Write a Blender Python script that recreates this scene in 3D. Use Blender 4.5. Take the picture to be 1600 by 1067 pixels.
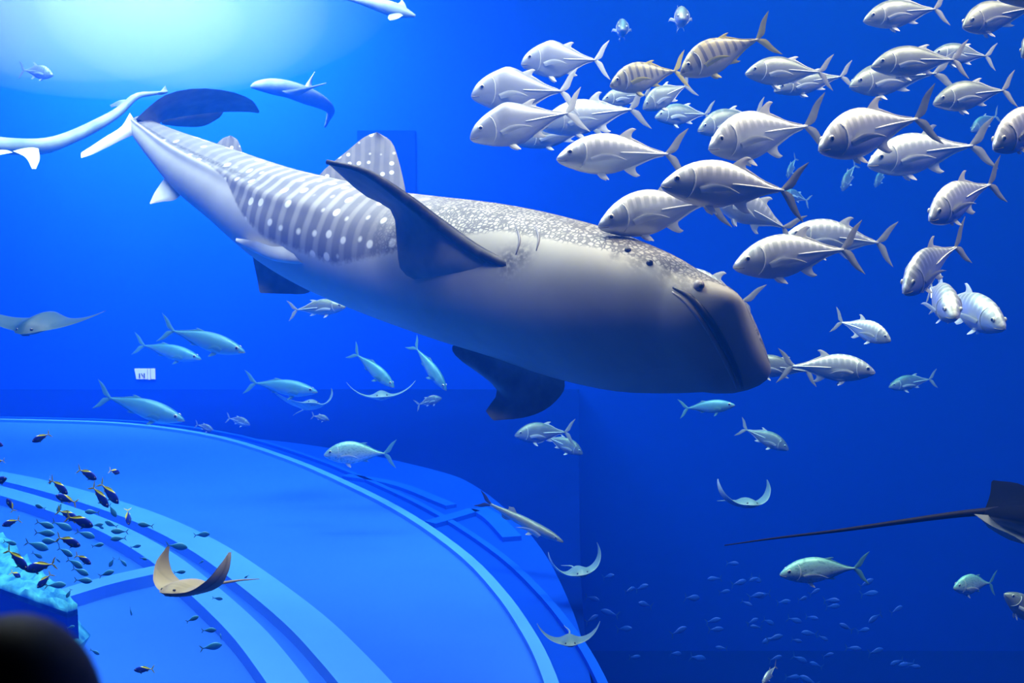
import bpy, bmesh, math, random
import numpy as np
from mathutils import Vector, Matrix
from mathutils.bvhtree import BVHTree

# ------------------------------------------------------------------ clear
for o in list(bpy.data.objects):
    bpy.data.objects.remove(o, do_unlink=True)
SC = bpy.context.scene
COL = SC.collection
random.seed(7)

# ------------------------------------------------------------------ camera
FPX = 1600.0                       # focal length in pixels of the 1600x1067 frame
HOR = 380.0                        # image row of the horizon
CAM = Vector((0.0, 0.0, 4.3))
TH = math.atan((533.5 - HOR) / FPX)
RIGHT = Vector((1, 0, 0))
FWD = Vector((0, math.cos(TH), -math.sin(TH)))
UPC = Vector((0, math.sin(TH), math.cos(TH)))
cam_d = bpy.data.cameras.new('camera')
cam = bpy.data.objects.new('camera', cam_d)
COL.objects.link(cam)
cam.location = CAM
cam.rotation_euler = (math.pi / 2 - TH, 0, 0)
cam_d.sensor_fit = 'HORIZONTAL'
cam_d.sensor_width = 36.0
cam_d.lens = FPX / 1600.0 * 36.0
cam_d.clip_end = 200
cam_d.dof.use_dof = True
cam_d.dof.focus_distance = 9.5
cam_d.dof.aperture_fstop = 3.5
SC.camera = cam

# ------------------------------------------------------------------ light, exposure
world = bpy.data.worlds.new('world')
SC.world = world
world.use_nodes = True
world.node_tree.nodes['Background'].inputs[0].default_value = (0, 0, 0, 1)
vs = SC.view_settings
vs.view_transform = 'Standard'
vs.look = 'None'
vs.exposure = 0.0
vs.gamma = 1.0
vs.use_curve_mapping = False
SC.cycles.volume_bounces = 1
SC.cycles.max_bounces = 4
SC.cycles.diffuse_bounces = 2


def area_light(name, loc, sx, sy, power, color, target=None, spread=180):
    l = bpy.data.lights.new(name, 'AREA')
    l.shape = 'RECTANGLE'
    l.size, l.size_y = sx, sy
    l.energy = power
    l.color = color
    l.spread = math.radians(spread)
    o = bpy.data.objects.new(name, l)
    COL.objects.link(o)
    o.location = loc
    if target is not None:
        o.rotation_euler = (Vector(target) - Vector(loc)).to_track_quat('-Z', 'Y').to_euler()
    return o


# daylight from above the tank, strongest at far left, plus lamps added as fill
area_light('skylight_and_fill', (-9.6, 25.0, 12.4), 9, 5, 16500, (1.0, 0.46, 0.40), target=(-9.4, 28.6, 8.6), spread=125)
area_light('skylight_and_fill', (-7.0, 19.0, 12.8), 8, 4, 600, (1.0, 0.85, 0.75), spread=110)  # fill lamp added for the sharks and fish below the glow
area_light('skylight_and_fill', (-4.5, 12.0, 13.0), 10, 7, 3600, (1.0, 0.80, 0.72))
area_light('skylight_and_fill', (7.5, 20.0, 13.0), 14, 12, 1250, (0.5, 0.95, 0.90), spread=90)  # fill lamp added to brighten the right rear water
area_light('skylight_and_fill', (7.4, 7.6, 13.5), 9, 2.0, 4800, (1.0, 0.58, 0.39))
area_light('skylight_and_fill', (-2.0, 11.6, 13.5), 9, 2.0, 2500, (1.0, 0.58, 0.39))
area_light('skylight_and_fill', (-4.5, 5.8, 13.5), 4, 2.0, 1500, (1.0, 0.68, 0.52))  # fill lamp added to light the fusiliers near the block


# ------------------------------------------------------------------ pixel helpers
def P(px, py, d):
    """world point seen at image pixel (px,py) at depth d along the view axis"""
    return CAM + FWD * d + RIGHT * ((px - 800.0) / FPX * d) + UPC * ((533.5 - py) / FPX * d)


def on_plane(px, py, z=0.0):
    r = FWD + RIGHT * ((px - 800.0) / FPX) + UPC * ((533.5 - py) / FPX)
    t = (z - CAM.z) / r.z
    return CAM + r * t


def wallpt(px, py, y):
    r = FWD + RIGHT * ((px - 800.0) / FPX) + UPC * ((533.5 - py) / FPX)
    return CAM + r * ((y - CAM.y) / r.y)


# ------------------------------------------------------------------ materials
MATS = {}


def mat(name, base, rough=0.5, metal=0.0, spec=0.5, noise=None, bump=None):
    if name in MATS:
        return MATS[name]
    m = bpy.data.materials.new(name)
    m.use_nodes = True
    nt = m.node_tree
    b = nt.nodes['Principled BSDF']
    b.inputs['Base Color'].default_value = (*base, 1)
    b.inputs['Roughness'].default_value = rough
    b.inputs['Metallic'].default_value = metal
    b.inputs['Specular IOR Level'].default_value = spec
    if noise:
        scale, col2, lo, hi = noise
        tc = nt.nodes.new('ShaderNodeTexCoord')
        n = nt.nodes.new('ShaderNodeTexNoise')
        n.inputs['Scale'].default_value = scale
        n.inputs['Detail'].default_value = 5
        r = nt.nodes.new('ShaderNodeValToRGB')
        r.color_ramp.elements[0].position = lo
        r.color_ramp.elements[1].position = hi
        r.color_ramp.elements[0].color = (*base, 1)
        r.color_ramp.elements[1].color = (*col2, 1)
        nt.links.new(tc.outputs['Object'], n.inputs['Vector'])
        nt.links.new(n.outputs['Fac'], r.inputs[0])
        nt.links.new(r.outputs[0], b.inputs['Base Color'])
        if bump:
            bp = nt.nodes.new('ShaderNodeBump')
            bp.inputs['Strength'].default_value = bump
            nt.links.new(n.outputs['Fac'], bp.inputs['Height'])
            nt.links.new(bp.outputs[0], b.inputs['Normal'])
    MATS[name] = m
    return m


# ------------------------------------------------------------------ mesh helpers
def mesh_obj(name, verts, faces, material, parent=None, smooth=True, attrs=None):
    me = bpy.data.meshes.new(name)
    me.from_pydata([tuple(v) for v in verts], [], faces)
    if smooth:
        me.polygons.foreach_set('use_smooth', [True] * len(me.polygons))
    for an, vals in (attrs or {}).items():
        a = me.attributes.new(an, 'FLOAT', 'POINT')
        a.data.foreach_set('value', vals)
    me.update()
    if material is not None:
        me.materials.append(material)
    o = bpy.data.objects.new(name, me)
    COL.objects.link(o)
    if parent is not None:
        o.parent = parent
    return o


def tag(o, label=None, cat=None, group=None, kind=None):
    for k, v in (('label', label), ('category', cat), ('group', group), ('kind', kind)):
        if v:
            o[k] = v
    return o


def box_geo(x0, x1, y0, y1, z0, z1):
    v = [(x0, y0, z0), (x1, y0, z0), (x1, y1, z0), (x0, y1, z0), (x0, y0, z1), (x1, y0, z1), (x1, y1, z1), (x0, y1, z1)]
    f = [(3, 2, 1, 0), (4, 5, 6, 7), (0, 1, 5, 4), (1, 2, 6, 5), (2, 3, 7, 6), (3, 0, 4, 7)]
    return v, f


def struct(name, geo, m, label=None, smooth=False):
    o = mesh_obj(name, geo[0], geo[1], m, smooth=smooth)
    tag(o, label, None, None, 'structure')
    return o


def catmull(ts, vals, t):
    """Catmull-Rom style interpolation of vals at ts, evaluated at t (array)"""
    ts = np.asarray(ts, float)
    v = np.asarray(vals, float)
    m = np.gradient(v, ts, axis=0)
    out = []
    for x in np.atleast_1d(t):
        i = min(max(int(np.searchsorted(ts, x) - 1), 0), len(ts) - 2)
        h = ts[i + 1] - ts[i]
        s = (x - ts[i]) / h
        out.append((2 * s**3 - 3 * s**2 + 1) * v[i] + (s**3 - 2 * s**2 + s) * h * m[i] + (-2 * s**3 + 3 * s**2) * v[i + 1] + (s**3 - s**2) * h * m[i + 1])
    return np.array(out)


# ------------------------------------------------------------------ the tank
TX0, TX1, TY0, TY1, TZ1 = -17.0, 17.0, 3.2, 30.0, 11.4
FZ = -8.0                          # the deep part of the tank floor
wall_paint = mat('blue_wall_paint', (0.002, 0.034, 0.46), 0.8, spec=0.0, noise=(0.25, (0.003, 0.039, 0.52), 0.3, 0.8))
floor_paint = mat('blue_floor_paint', (0.0008, 0.009, 0.12), 0.8, spec=0.0, noise=(0.35, (0.001, 0.011, 0.14), 0.3, 0.8))
struct('wall_back', box_geo(TX0 - .3, TX1 + .3, TY1, TY1 + .3, FZ - .3, TZ1), wall_paint)
struct('wall_left', box_geo(TX0 - .3, TX0, TY0, TY1, FZ - .3, TZ1), wall_paint)
struct('wall_right', box_geo(TX1, TX1 + .3, TY0, TY1, FZ - .3, TZ1), wall_paint)
struct('floor', box_geo(TX0 - .3, TX1 + .3, TY0 - .3, TY1 + .3, FZ - .3, FZ), floor_paint)
# water
wm = bpy.data.materials.new('sea_water')
wm.use_nodes = True
nt = wm.node_tree
for n in list(nt.nodes):
    nt.nodes.remove(n)
out = nt.nodes.new('ShaderNodeOutputMaterial')
sca = nt.nodes.new('ShaderNodeVolumeScatter')
sca.inputs['Color'].default_value = (0.005, 0.105, 0.74, 1)
sca.inputs['Density'].default_value = 0.038
sca.inputs['Anisotropy'].default_value = 0.35
ab = nt.nodes.new('ShaderNodeVolumeAbsorption')
ab.inputs['Color'].default_value = (0.28, 0.72, 0.97, 1)
ab.inputs['Density'].default_value = 0.09
add = nt.nodes.new('ShaderNodeAddShader')
nt.links.new(sca.outputs[0], add.inputs[0])
nt.links.new(ab.outputs[0], add.inputs[1])
nt.links.new(add.outputs[0], out.inputs['Volume'])
struct('water', box_geo(TX0 - .05, TX1 + .05, TY0, TY1 + .05, FZ - .05, TZ1 - .4), wm)

# white scattering haze added in the far left corner to carry the surface glow
bmat = bpy.data.materials.new('added_haze')
bmat.use_nodes = True
nt = bmat.node_tree
for n in list(nt.nodes):
    nt.nodes.remove(n)
out = nt.nodes.new('ShaderNodeOutputMaterial')
sca = nt.nodes.new('ShaderNodeVolumeScatter')
sca.inputs['Color'].default_value = (1.0, 1.0, 1.0, 1)
sca.inputs['Density'].default_value = 0.0105
sca.inputs['Anisotropy'].default_value = 0.2
nt.links.new(sca.outputs[0], out.inputs['Volume'])


def ellipsoid(c, rx, ry, rz, nu=32, nv=16):
    V = [(c.x + rx * math.sin(math.pi * i / nv) * math.cos(2 * math.pi * j / nu), c.y + ry * math.sin(math.pi * i / nv) * math.sin(2 * math.pi * j / nu), c.z + rz * math.cos(math.pi * i / nv)) for i in range(nv + 1) for j in range(nu)]
    F = [(i * nu + j, i * nu + nu + j, i * nu + nu + (j + 1) % nu, i * nu + (j + 1) % nu) for i in range(nv) for j in range(nu)]
    return V, F


for px, py, d, rx, rz in ((120, 30, 25.5, 4.2, 1.5), (290, 10, 25.5, 3.6, 2.0), (190, -20, 25, 6.8, 2.7)):
    o = mesh_obj('glow_haze', *ellipsoid(P(px, py, d), rx, 2.6, rz), bmat)
    tag(o, 'soft bright haze added for the glow under the surface', 'haze', 'added glow haze under the surface', 'stuff')

# hall of the visitors (dark): floor, ceiling and the wall above the tank window
hall_paint = mat('dark_hall_paint', (0.02, 0.018, 0.02), 0.9)
struct('floor_hall', box_geo(-17, 17, -8, TY0 - .3, 1.8, 2.15), hall_paint)
struct('wall_hall_back', box_geo(-17, 17, -8.3, -8, 1.8, 5.9), hall_paint)
struct('ceiling_hall', box_geo(-17, 17, -8, TY0 - .3, 5.6, 5.9), hall_paint)
struct('wall_front', box_geo(-17, 17, TY0 - .3, TY0, 5.6, 14.5), hall_paint)
struct('wall_front_base', box_geo(-17, 17, TY0 - .3, TY0, FZ, 2.3), hall_paint)

# ------------------------------------------------------------------ generic builders
def loft(pts, U, a, b, nseg=40, nper=24, caps=True, power=2.0, shape=None):
    """tube along pts (n x 3) with half height a (along U) and half width b; returns verts, faces, ring index, angle (0 = top, signed)"""
    pts = [Vector(p) for p in pts]
    n = len(pts)
    V, F, ring, ang = [], [], [], []
    for i, p in enumerate(pts):
        t = (pts[min(i + 1, n - 1)] - pts[max(i - 1, 0)]).normalized()
        u = Vector(U[i])
        u = (u - t * u.dot(t)).normalized()
        s = t.cross(u)
        for j in range(nper):
            th = 2 * math.pi * j / nper
            cu, cs = math.cos(th), math.sin(th)
            if power != 2.0:
                e = 2.0 / power
                cu = math.copysign(abs(cu) ** e, cu)
                cs = math.copysign(abs(cs) ** e, cs)
            k = shape(i / (n - 1), th) if shape else 1.0
            V.append(p + (u * cu * a[i] + s * cs * b[i]) * k)
            ring.append(i / (n - 1))
            ang.append(th if th <= math.pi else th - 2 * math.pi)
    for i in range(n - 1):
        for j in range(nper):
            k = (j + 1) % nper
            F.append((i * nper + j, i * nper + k, (i + 1) * nper + k, (i + 1) * nper + j))
    if caps:
        F.append(tuple(range(nper - 1, -1, -1)))
        F.append(tuple((n - 1) * nper + j for j in range(nper)))
    return V, F, ring, ang


def fin_geo(lead, trail, thick, nspan=9, nch=6):
    """blade between two polylines that run from root to tip: rounded leading edge, thin trailing edge"""
    lead = np.array([tuple(p) for p in lead], float)
    trail = np.array([tuple(p) for p in trail], float)
    t = np.linspace(0, 1, nspan)
    L = catmull(np.linspace(0, 1, len(lead)), lead, t)
    T = catmull(np.linspace(0, 1, len(trail)), trail, t)
    c = np.cross(lead[-1] - lead[0] + trail[-1] - trail[0], trail[0] - lead[0])
    c = c / (np.linalg.norm(c) + 1e-12)
    V, F = [], []
    m = nch + 1
    for side in (1, -1):
        for i in range(nspan):
            for j in range(m):
                f = j / nch
                prof = 1.6 * math.sqrt(max(f, 0)) * (1 - f) if 0 < f < 1 else 0
                w = thick * prof * (1 - 0.75 * t[i])
                V.append(L[i] * (1 - f) + T[i] * f + side * c * w)
    n1 = nspan * m
    for i in range(nspan - 1):
        for j in range(nch):
            q = (i * m + j, i * m + j + 1, (i + 1) * m + j + 1, (i + 1) * m + j)
            F.append(q)
            F.append(tuple(n1 + k for k in reversed(q)))
    return V, F


def tube_geo(pts, r, nper=6):
    pts = [Vector(p) for p in pts]
    n = len(pts)
    r = r if hasattr(r, '__len__') else [r] * n
    up = Vector((0.123, 0.3, 0.94))
    V, F, _, _ = loft(pts, [up] * n, r, r, nper=nper)
    return V, F


def join_geo(*gs):
    V, F = [], []
    for v, f in gs:
        o = len(V)
        V += list(v)
        F += [tuple(i + o for i in q) for q in f]
    return V, F


def sweep_box(pts, w0, w1, z0, z1, n=40):
    """kerb along a floor polyline; it lies between offsets w0 and w1 to the side of the line, from height z0 to z1"""
    p = np.array([(q[0], q[1]) for q in pts], float)
    t = np.linspace(0, 1, n)
    c = catmull(np.linspace(0, 1, len(p)), p, t)
    d = np.gradient(c, axis=0)
    d /= np.linalg.norm(d, axis=1)[:, None]
    nrm = np.stack([-d[:, 1], d[:, 0]], 1)
    V, F = [], []
    for i in range(n):
        a, b = c[i] + nrm[i] * w0, c[i] + nrm[i] * w1
        V += [(a[0], a[1], z0), (b[0], b[1], z0), (b[0], b[1], z1), (a[0], a[1], z1)]
    for i in range(n - 1):
        for j in range(4):
            k = (j + 1) % 4
            F.append((i * 4 + j, i * 4 + k, i * 4 + 4 + k, i * 4 + 4 + j))
    F += [(3, 2, 1, 0), tuple((n - 1) * 4 + k for k in range(4))]
    return V, F


def floor_poly(pts, z0, z1, n=40):
    """low platform: its outline is a smooth line on the floor closed along the far left"""
    p = np.array([(q[0], q[1]) for q in pts], float)
    c = catmull(np.linspace(0, 1, len(p)), p, np.linspace(0, 1, n))
    c = list(map(tuple, c)) + [(TX0, c[-1][1]), (TX0, c[0][1])]
    m = len(c)
    V = [(x, y, z0) for x, y in c] + [(x, y, z1) for x, y in c]
    F = [tuple(range(m - 1, -1, -1)), tuple(range(m, 2 * m))] + [(i, (i + 1) % m, m + (i + 1) % m, m + i) for i in range(m)]
    return V, F


def pxline(pp, z=0.0):
    return [on_plane(x, y, z) for x, y in pp]


# ------------------------------------------------------------------ tank floor: round terraces, kerbs, spokes
pale_paint = mat('pale_blue_platform_paint', (0.03, 0.14, 0.74), 0.8, spec=0.0, noise=(0.5, (0.034, 0.155, 0.80), 0.3, 0.8))
mid_paint = mat('mid_blue_platform_paint', (0.004, 0.05, 0.50), 0.8, spec=0.0, noise=(0.5, (0.005, 0.056, 0.55), 0.3, 0.8))
kerb_paint = mat('light_kerb_paint', (0.08, 0.29, 0.9), 0.7, spec=0.0, noise=(1.5, (0.09, 0.32, 0.94), 0.3, 0.8))
rib_paint = mat('faint_rib_paint', (0.006, 0.08, 0.66), 0.8, spec=0.0, noise=(1.5, (0.008, 0.09, 0.7), 0.3, 0.8))
A = [(-120, 664), (60, 667), (200, 673), (330, 692), (450, 730), (560, 780), (640, 825), (720, 885), (775, 945), (815, 1005), (845, 1067), (880, 1180)]
B = [(330, 684), (440, 694), (560, 712), (690, 742), (745, 766), (800, 810), (850, 870), (890, 950), (915, 1030), (930, 1120), (940, 1180)]
I1 = [(-60, 762), (0, 775), (90, 802), (180, 836), (260, 880), (330, 935), (400, 1000), (450, 1060), (500, 1130), (540, 1200)]
lb = [tuple(wallpt(905, 609, TY1 - .01))[:2]] + [tuple(q)[:2] for q in pxline([(905, 640), (905, 700), (905, 760), (906, 830), (908, 900), (912, 965), (921, 1035), (935, 1120), (945, 1180)])]
ledge = struct('floor_ledge', floor_poly(lb, FZ, 0), wall_paint, 'dark raised ledge of the tank floor along the far wall')
ledge.data.materials.append(floor_paint)
ledge.data.polygons[1].material_index = 1
struct('floor_outer_terrace', floor_poly(pxline(B), 0, .06), mid_paint, 'darker blue curved terrace around the round platform')
struct('floor_round_platform', floor_poly(pxline(A), 0, .10), pale_paint, 'bright blue round platform on the tank floor')
struct('trim_1', sweep_box(pxline(A), -.02, .12, 0, .16), kerb_paint, 'thin bright kerb edging the round platform')
struct('trim_2', sweep_box(pxline(A), .50, .60, .05, .12), rib_paint, 'second faint kerb line outside the round platform')
struct('trim_3', sweep_box(pxline(I1, .1), -.30, .05, .10, .26), kerb_paint, 'inner pale curved kerb beside the block')
struct('trim_4', sweep_box(pxline(I1, .1), .30, .75, .10, .24), kerb_paint, 'outer pale curved kerb on the platform')
struct('trim_5', sweep_box([on_plane(95, 948, .1), on_plane(170, 925, .1), on_plane(262, 904, .1)], -.16, .16, .10, .25, 6), kerb_paint, 'short pale spoke between block and curved kerb')
struct('trim_6', sweep_box([on_plane(672, 829), on_plane(706, 819), on_plane(742, 808)], -.12, .12, .05, .13, 6), rib_paint, 'faint spoke outside the round platform')
struct('trim_7', sweep_box([on_plane(748, 806), on_plane(772, 822), on_plane(800, 852)], -.14, .14, .05, .13, 6), rib_paint, 'faint bent rib beyond the spoke')
struct('trim_8', sweep_box([on_plane(540, 752), on_plane(620, 766), on_plane(705, 800)], -.10, .10, .05, .12, 8), rib_paint, 'faint thin rib between the terrace kerbs')

# rocky topped block in the near corner, half hidden by the visitor
BH = .62
pb, pa = on_plane(104, 942, BH), on_plane(0, 906, BH)
e1 = (pa - pb).normalized()
e2 = Vector((-e1.y, e1.x, 0))
if e2.y < 0:
    e2 = -e2
poly = [pb, pb + e1 * 5.0, pb + e1 * 5.0 + e2 * 1.6, pb + e2 * .12]
bk = bpy.data.objects.new('stone_block', None)
COL.objects.link(bk)
tag(bk, 'dark blue block with a pale rocky top beyond the visitor\'s head', 'block')
block_side = mat('block_side_paint', (0.002, 0.014, 0.22), 0.85, spec=0.0, noise=(1.2, (0.003, 0.02, 0.28), 0.3, 0.8))
rock_top = mat('pale_green_rock', (0.02, 0.16, 0.42), 0.9, spec=0.0, noise=(5.0, (0.10, 0.52, 0.70), 0.35, 0.65), bump=0.5)
mesh_obj('body', [(q.x, q.y, .1) for q in poly] + [(q.x, q.y, BH - .1) for q in poly], [(3, 2, 1, 0), (4, 5, 6, 7), (0, 1, 5, 4), (1, 2, 6, 5), (2, 3, 7, 6), (3, 0, 4, 7)], block_side, bk, False)
nu_, nv_ = 40, 10
rv, rf = [], []
for i in range(nu_):
    for j in range(nv_):
        f = i / (nu_ - 1)
        q = pb + e1 * (5.0 * f) + e2 * ((.12 + 1.48 * f) * j / (nv_ - 1))
        rv.append((q.x, q.y, BH - .04 + random.uniform(-.05, .05)))
for i in range(nu_ - 1):
    for j in range(nv_ - 1):
        rf.append((i * nv_ + j, i * nv_ + j + 1, (i + 1) * nv_ + j + 1, (i + 1) * nv_ + j))
nb = len(rv)
rv += [(x, y, BH - .16) for x, y, z in rv]
rf += [tuple(nb + k for k in reversed(q)) for q in rf]
rim = [i * nv_ for i in range(nu_)] + [(nu_ - 1) * nv_ + j for j in range(1, nv_)] + [i * nv_ + nv_ - 1 for i in range(nu_ - 2, -1, -1)] + list(range(nv_ - 2, 0, -1))
rf += [(rim[i], rim[(i + 1) % len(rim)], nb + rim[(i + 1) % len(rim)], nb + rim[i]) for i in range(len(rim))]
mesh_obj('rock_top', rv, rf, rock_top, bk)
g0, g1, g2 = on_plane(100, 958, .1), on_plane(142, 992, .1), on_plane(118, 1030, .1)
wv = [(g0.x, g0.y, .1), (g1.x, g1.y, .1), (g2.x, g2.y, .1), (g0.x - .12, g0.y - .4, .1), (g0.x, g0.y, .3), (g1.x - .1, g1.y, .22), (g2.x, g2.y, .2), (g0.x - .12, g0.y - .4, .3)]
mesh_obj('rock_foot', wv, [(3, 2, 1, 0), (4, 5, 6, 7), (0, 1, 5, 4), (1, 2, 6, 5), (2, 3, 7, 6), (3, 0, 4, 7)], rock_top, bk, False)

# dark viewing window and glass reflection of a sign, both set on the far wall
wp0, wp1 = wallpt(560, 330, TY1), wallpt(649, 204, TY1)
dark_glass = mat('dark_window_glass', (0.001, 0.014, 0.20), 0.6, spec=0.0)
struct('window_1', box_geo(wp0.x, wp1.x, TY1 - .06, TY1, wp0.z, wp1.z), dark_glass, 'dark viewing window in the far wall behind the dorsal fin')

# ------------------------------------------------------------------ whale shark
def shark_skin():
    m = bpy.data.materials.new('spotted_shark_skin')
    m.use_nodes = True
    nt = m.node_tree
    N, L = nt.nodes, nt.links
    b = N['Principled BSDF']
    b.inputs['Roughness'].default_value = 0.55
    b.inputs['Specular IOR Level'].default_value = 0.3

    def attr(name):
        a = N.new('ShaderNodeAttribute')
        a.attribute_name = name
        return a.outputs['Fac']

    def math_(op, a, b_=None, c=None):
        n = N.new('ShaderNodeMath')
        n.operation = op
        for i, v in enumerate((a, b_, c)):
            if v is None:
                continue
            if isinstance(v, (int, float)):
                n.inputs[i].default_value = v
            else:
                L.new(v, n.inputs[i])
        return n.outputs[0]

    def mix(f, a, b_):
        n = N.new('ShaderNodeMix')
        n.data_type = 'RGBA'
        for i, v in ((0, f), (6, a), (7, b_)):
            if isinstance(v, tuple):
                n.inputs[i].default_value = (*v, 1)
            elif isinstance(v, (int, float)):
                n.inputs[i].default_value = v
            else:
                L.new(v, n.inputs[i])
        return n.outputs[2]

    def ramp(f, lo, hi):
        n = N.new('ShaderNodeMapRange')
        n.interpolation_type = 'SMOOTHSTEP'
        L.new(f, n.inputs[0])
        n.inputs[1].default_value = lo
        n.inputs[2].default_value = hi
        return n.outputs[0]
    s, q, pig, head = attr('s_len'), attr('q_arc'), attr('pigment'), attr('headness')
    cx = N.new('ShaderNodeCombineXYZ')
    L.new(s, cx.inputs[0])
    L.new(q, cx.inputs[1])
    # rows of large pale spots on body and tail
    v1 = N.new('ShaderNodeTexVoronoi')
    v1.inputs['Scale'].default_value = 4.0
    v1.inputs['Randomness'].default_value = 0.35
    mp = N.new('ShaderNodeMapping')
    mp.inputs['Scale'].default_value = (1.0, 1.15, 1)
    L.new(cx.outputs[0], mp.inputs[0])
    L.new(mp.outputs[0], v1.inputs['Vector'])
    spots1 = math_('SUBTRACT', 1.0, ramp(v1.outputs['Distance'], 0.15, 0.26))
    # pale bars between the rows
    w = N.new('ShaderNodeTexWave')
    w.inputs['Scale'].default_value = 1.45
    w.inputs['Distortion'].default_value = 1.2
    w.inputs['Detail'].default_value = 1
    L.new(cx.outputs[0], w.inputs['Vector'])
    bars = math_('MULTIPLY', math_('MULTIPLY', ramp(w.outputs['Fac'], 0.35, 0.95), 0.26), attr('barness'))
    body_p = math_('MAXIMUM', spots1, bars)
    # fine net of pale cells on the head
    v2 = N.new('ShaderNodeTexVoronoi')
    v2.feature = 'DISTANCE_TO_EDGE'
    v2.inputs['Scale'].default_value = 24.0
    v2.inputs['Randomness'].default_value = 0.7
    L.new(cx.outputs[0], v2.inputs['Vector'])
    head_p = math_('MULTIPLY', ramp(v2.outputs['Distance'], 0.05, 0.25), 0.40)
    fac = N.new('ShaderNodeMix')
    L.new(head, fac.inputs[0])
    L.new(body_p, fac.inputs[2])
    L.new(head_p, fac.inputs[3])
    nz = N.new('ShaderNodeTexNoise')
    nz.inputs['Scale'].default_value = 3.0
    nz.inputs['Detail'].default_value = 6
    L.new(cx.outputs[0], nz.inputs['Vector'])
    dark = mix(nz.outputs['Fac'], (0.11, 0.105, 0.125), (0.22, 0.205, 0.23))
    dark = mix(head, dark, mix(nz.outputs['Fac'], (0.06, 0.055, 0.05), (0.13, 0.12, 0.11)))
    pigd = mix(fac.outputs[0], dark, (0.78, 0.74, 0.70))
    belly = mix(head, mix(nz.outputs['Fac'], (0.46, 0.43, 0.42), (0.60, 0.57, 0.56)), mix(nz.outputs['Fac'], (0.31, 0.285, 0.245), (0.42, 0.39, 0.34)))
    nz2 = N.new('ShaderNodeTexNoise')
    nz2.inputs['Scale'].default_value = 22.0
    L.new(cx.outputs[0], nz2.inputs['Vector'])
    edge = math_('ADD', pig, math_('MULTIPLY', math_('SUBTRACT', nz2.outputs['Fac'], 0.5), 0.35))
    col = mix(ramp(edge, 0.3, 0.7), belly, pigd)
    col = mix(math_('MULTIPLY', attr('smudge'), ramp(nz2.outputs['Fac'], 0.25, 0.6)), col, (0.035, 0.03, 0.028))
    L.new(col, b.inputs['Base Color'])
    bp = N.new('ShaderNodeBump')
    bp.inputs['Strength'].default_value = 0.12
    L.new(nz2.outputs['Fac'], bp.inputs['Height'])
    L.new(bp.outputs[0], b.inputs['Normal'])
    return m


SKIN = shark_skin()
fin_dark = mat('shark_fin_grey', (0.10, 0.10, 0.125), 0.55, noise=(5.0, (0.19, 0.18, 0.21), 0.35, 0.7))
fin_edge = mat('shark_fin_dark_rim', (0.012, 0.012, 0.014), 0.5, spec=0.2, noise=(9.0, (0.06, 0.055, 0.055), 0.5, 0.8))
fin_under = mat('shark_fin_underside', (0.26, 0.26, 0.26), 0.6, spec=0.1, noise=(5.0, (0.20, 0.20, 0.21), 0.4, 0.7))
fin_pale = mat('shark_fin_white', (0.74, 0.71, 0.68), 0.55, noise=(5.0, (0.62, 0.58, 0.56), 0.4, 0.7))
black_skin = mat('dark_mouth_skin', (0.012, 0.012, 0.016), 0.5)

STN = [  # upper silhouette px, lower silhouette px, depth, width/height
    (222, 181, 205, 207, 13.30, .75), (272, 202, 238, 252, 12.95, .85), (330, 222, 283, 304, 12.5, .95),
    (395, 244, 340, 352, 12.0, 1.0), (470, 268, 412, 412, 11.4, 1.05), (550, 288, 482, 454, 10.8, 1.1),
    (640, 308, 572, 492, 10.2, 1.15), (730, 319, 670, 528, 9.6, 1.2), (820, 329, 768, 560, 9.05, 1.25),
    (900, 345, 860, 592, 8.6, 1.3), (975, 366, 950, 613, 8.2, 1.4), (1035, 392, 1036, 618, 7.9, 1.55),
    (1082, 422, 1100, 616, 7.68, 1.7)]
N0 = 190
st = np.array(STN, float)
tt = np.linspace(0, 1, len(STN))
fine = catmull(tt, st, np.linspace(0, 1, N0))
ctr, HALF, KK, NN = [], [], [], []
for r in fine:
    d = r[4]
    ctr.append(P((r[0] + r[2]) / 2, (r[1] + r[3]) / 2, d))
    v = RIGHT * (r[0] - r[2]) + UPC * (r[3] - r[1])
    HALF.append(v.length / 2 / FPX * d)
    NN.append(v.normalized())
    KK.append(r[5])
UU, AA, BB = [], [], []
for i in range(N0):
    f = i / (N0 - 1)
    t = (ctr[min(i + 1, N0 - 1)] - ctr[max(i - 1, 0)]).normalized()
    ur = Vector((0.10, 0.60 + 0.15 * f, 0.80 - 0.10 * f))
    u = (ur - t * ur.dot(t)).normalized()
    s = t.cross(u)
    vd = (ctr[i] - CAM).normalized()
    n = NN[i] - vd * NN[i].dot(vd)
    n.normalize()
    a = HALF[i] / math.sqrt((u.dot(n)) ** 2 + (KK[i] * s.dot(n)) ** 2)
    UU.append(u)
    AA.append(a)
    BB.append(a * KK[i])
# blunt, broad snout
t = (ctr[-1] - ctr[-12]).normalized()
a0, b0, u0 = AA[-1], BB[-1], UU[-1]
c0 = ctr[-1].copy()
for dx, fa, fb, dz in ((.10, .93, .985, .0), (.20, .83, .96, .01), (.29, .70, .92, .03), (.36, .56, .87, .05), (.415, .41, .80, .07), (.45, .25, .70, .085), (.465, .10, .58, .09)):
    ctr.append(c0 + t * dx + u0 * dz)
    AA.append(a0 * fa)
    BB.append(b0 * fb)
    UU.append(u0)


def shark_shape(f, th):
    # ridges along the flanks and the keel of the tail stalk
    g = 1.0
    for sgn in (1, -1):
        x = math.atan2(math.sin(th - sgn * math.radians(97)), math.cos(th - sgn * math.radians(97)))
        g += (0.16 * max(0, 1 - f / .5)) * math.exp(-(x / 0.13) ** 2)
        for c, h in ((48, .018), (72, .014)):
            y = math.atan2(math.sin(th - sgn * math.radians(c)), math.cos(th - sgn * math.radians(c)))
            g += h * math.exp(-(y / 0.06) ** 2) * min(1, max(0, (0.8 - f) * 5))
    return g


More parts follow.
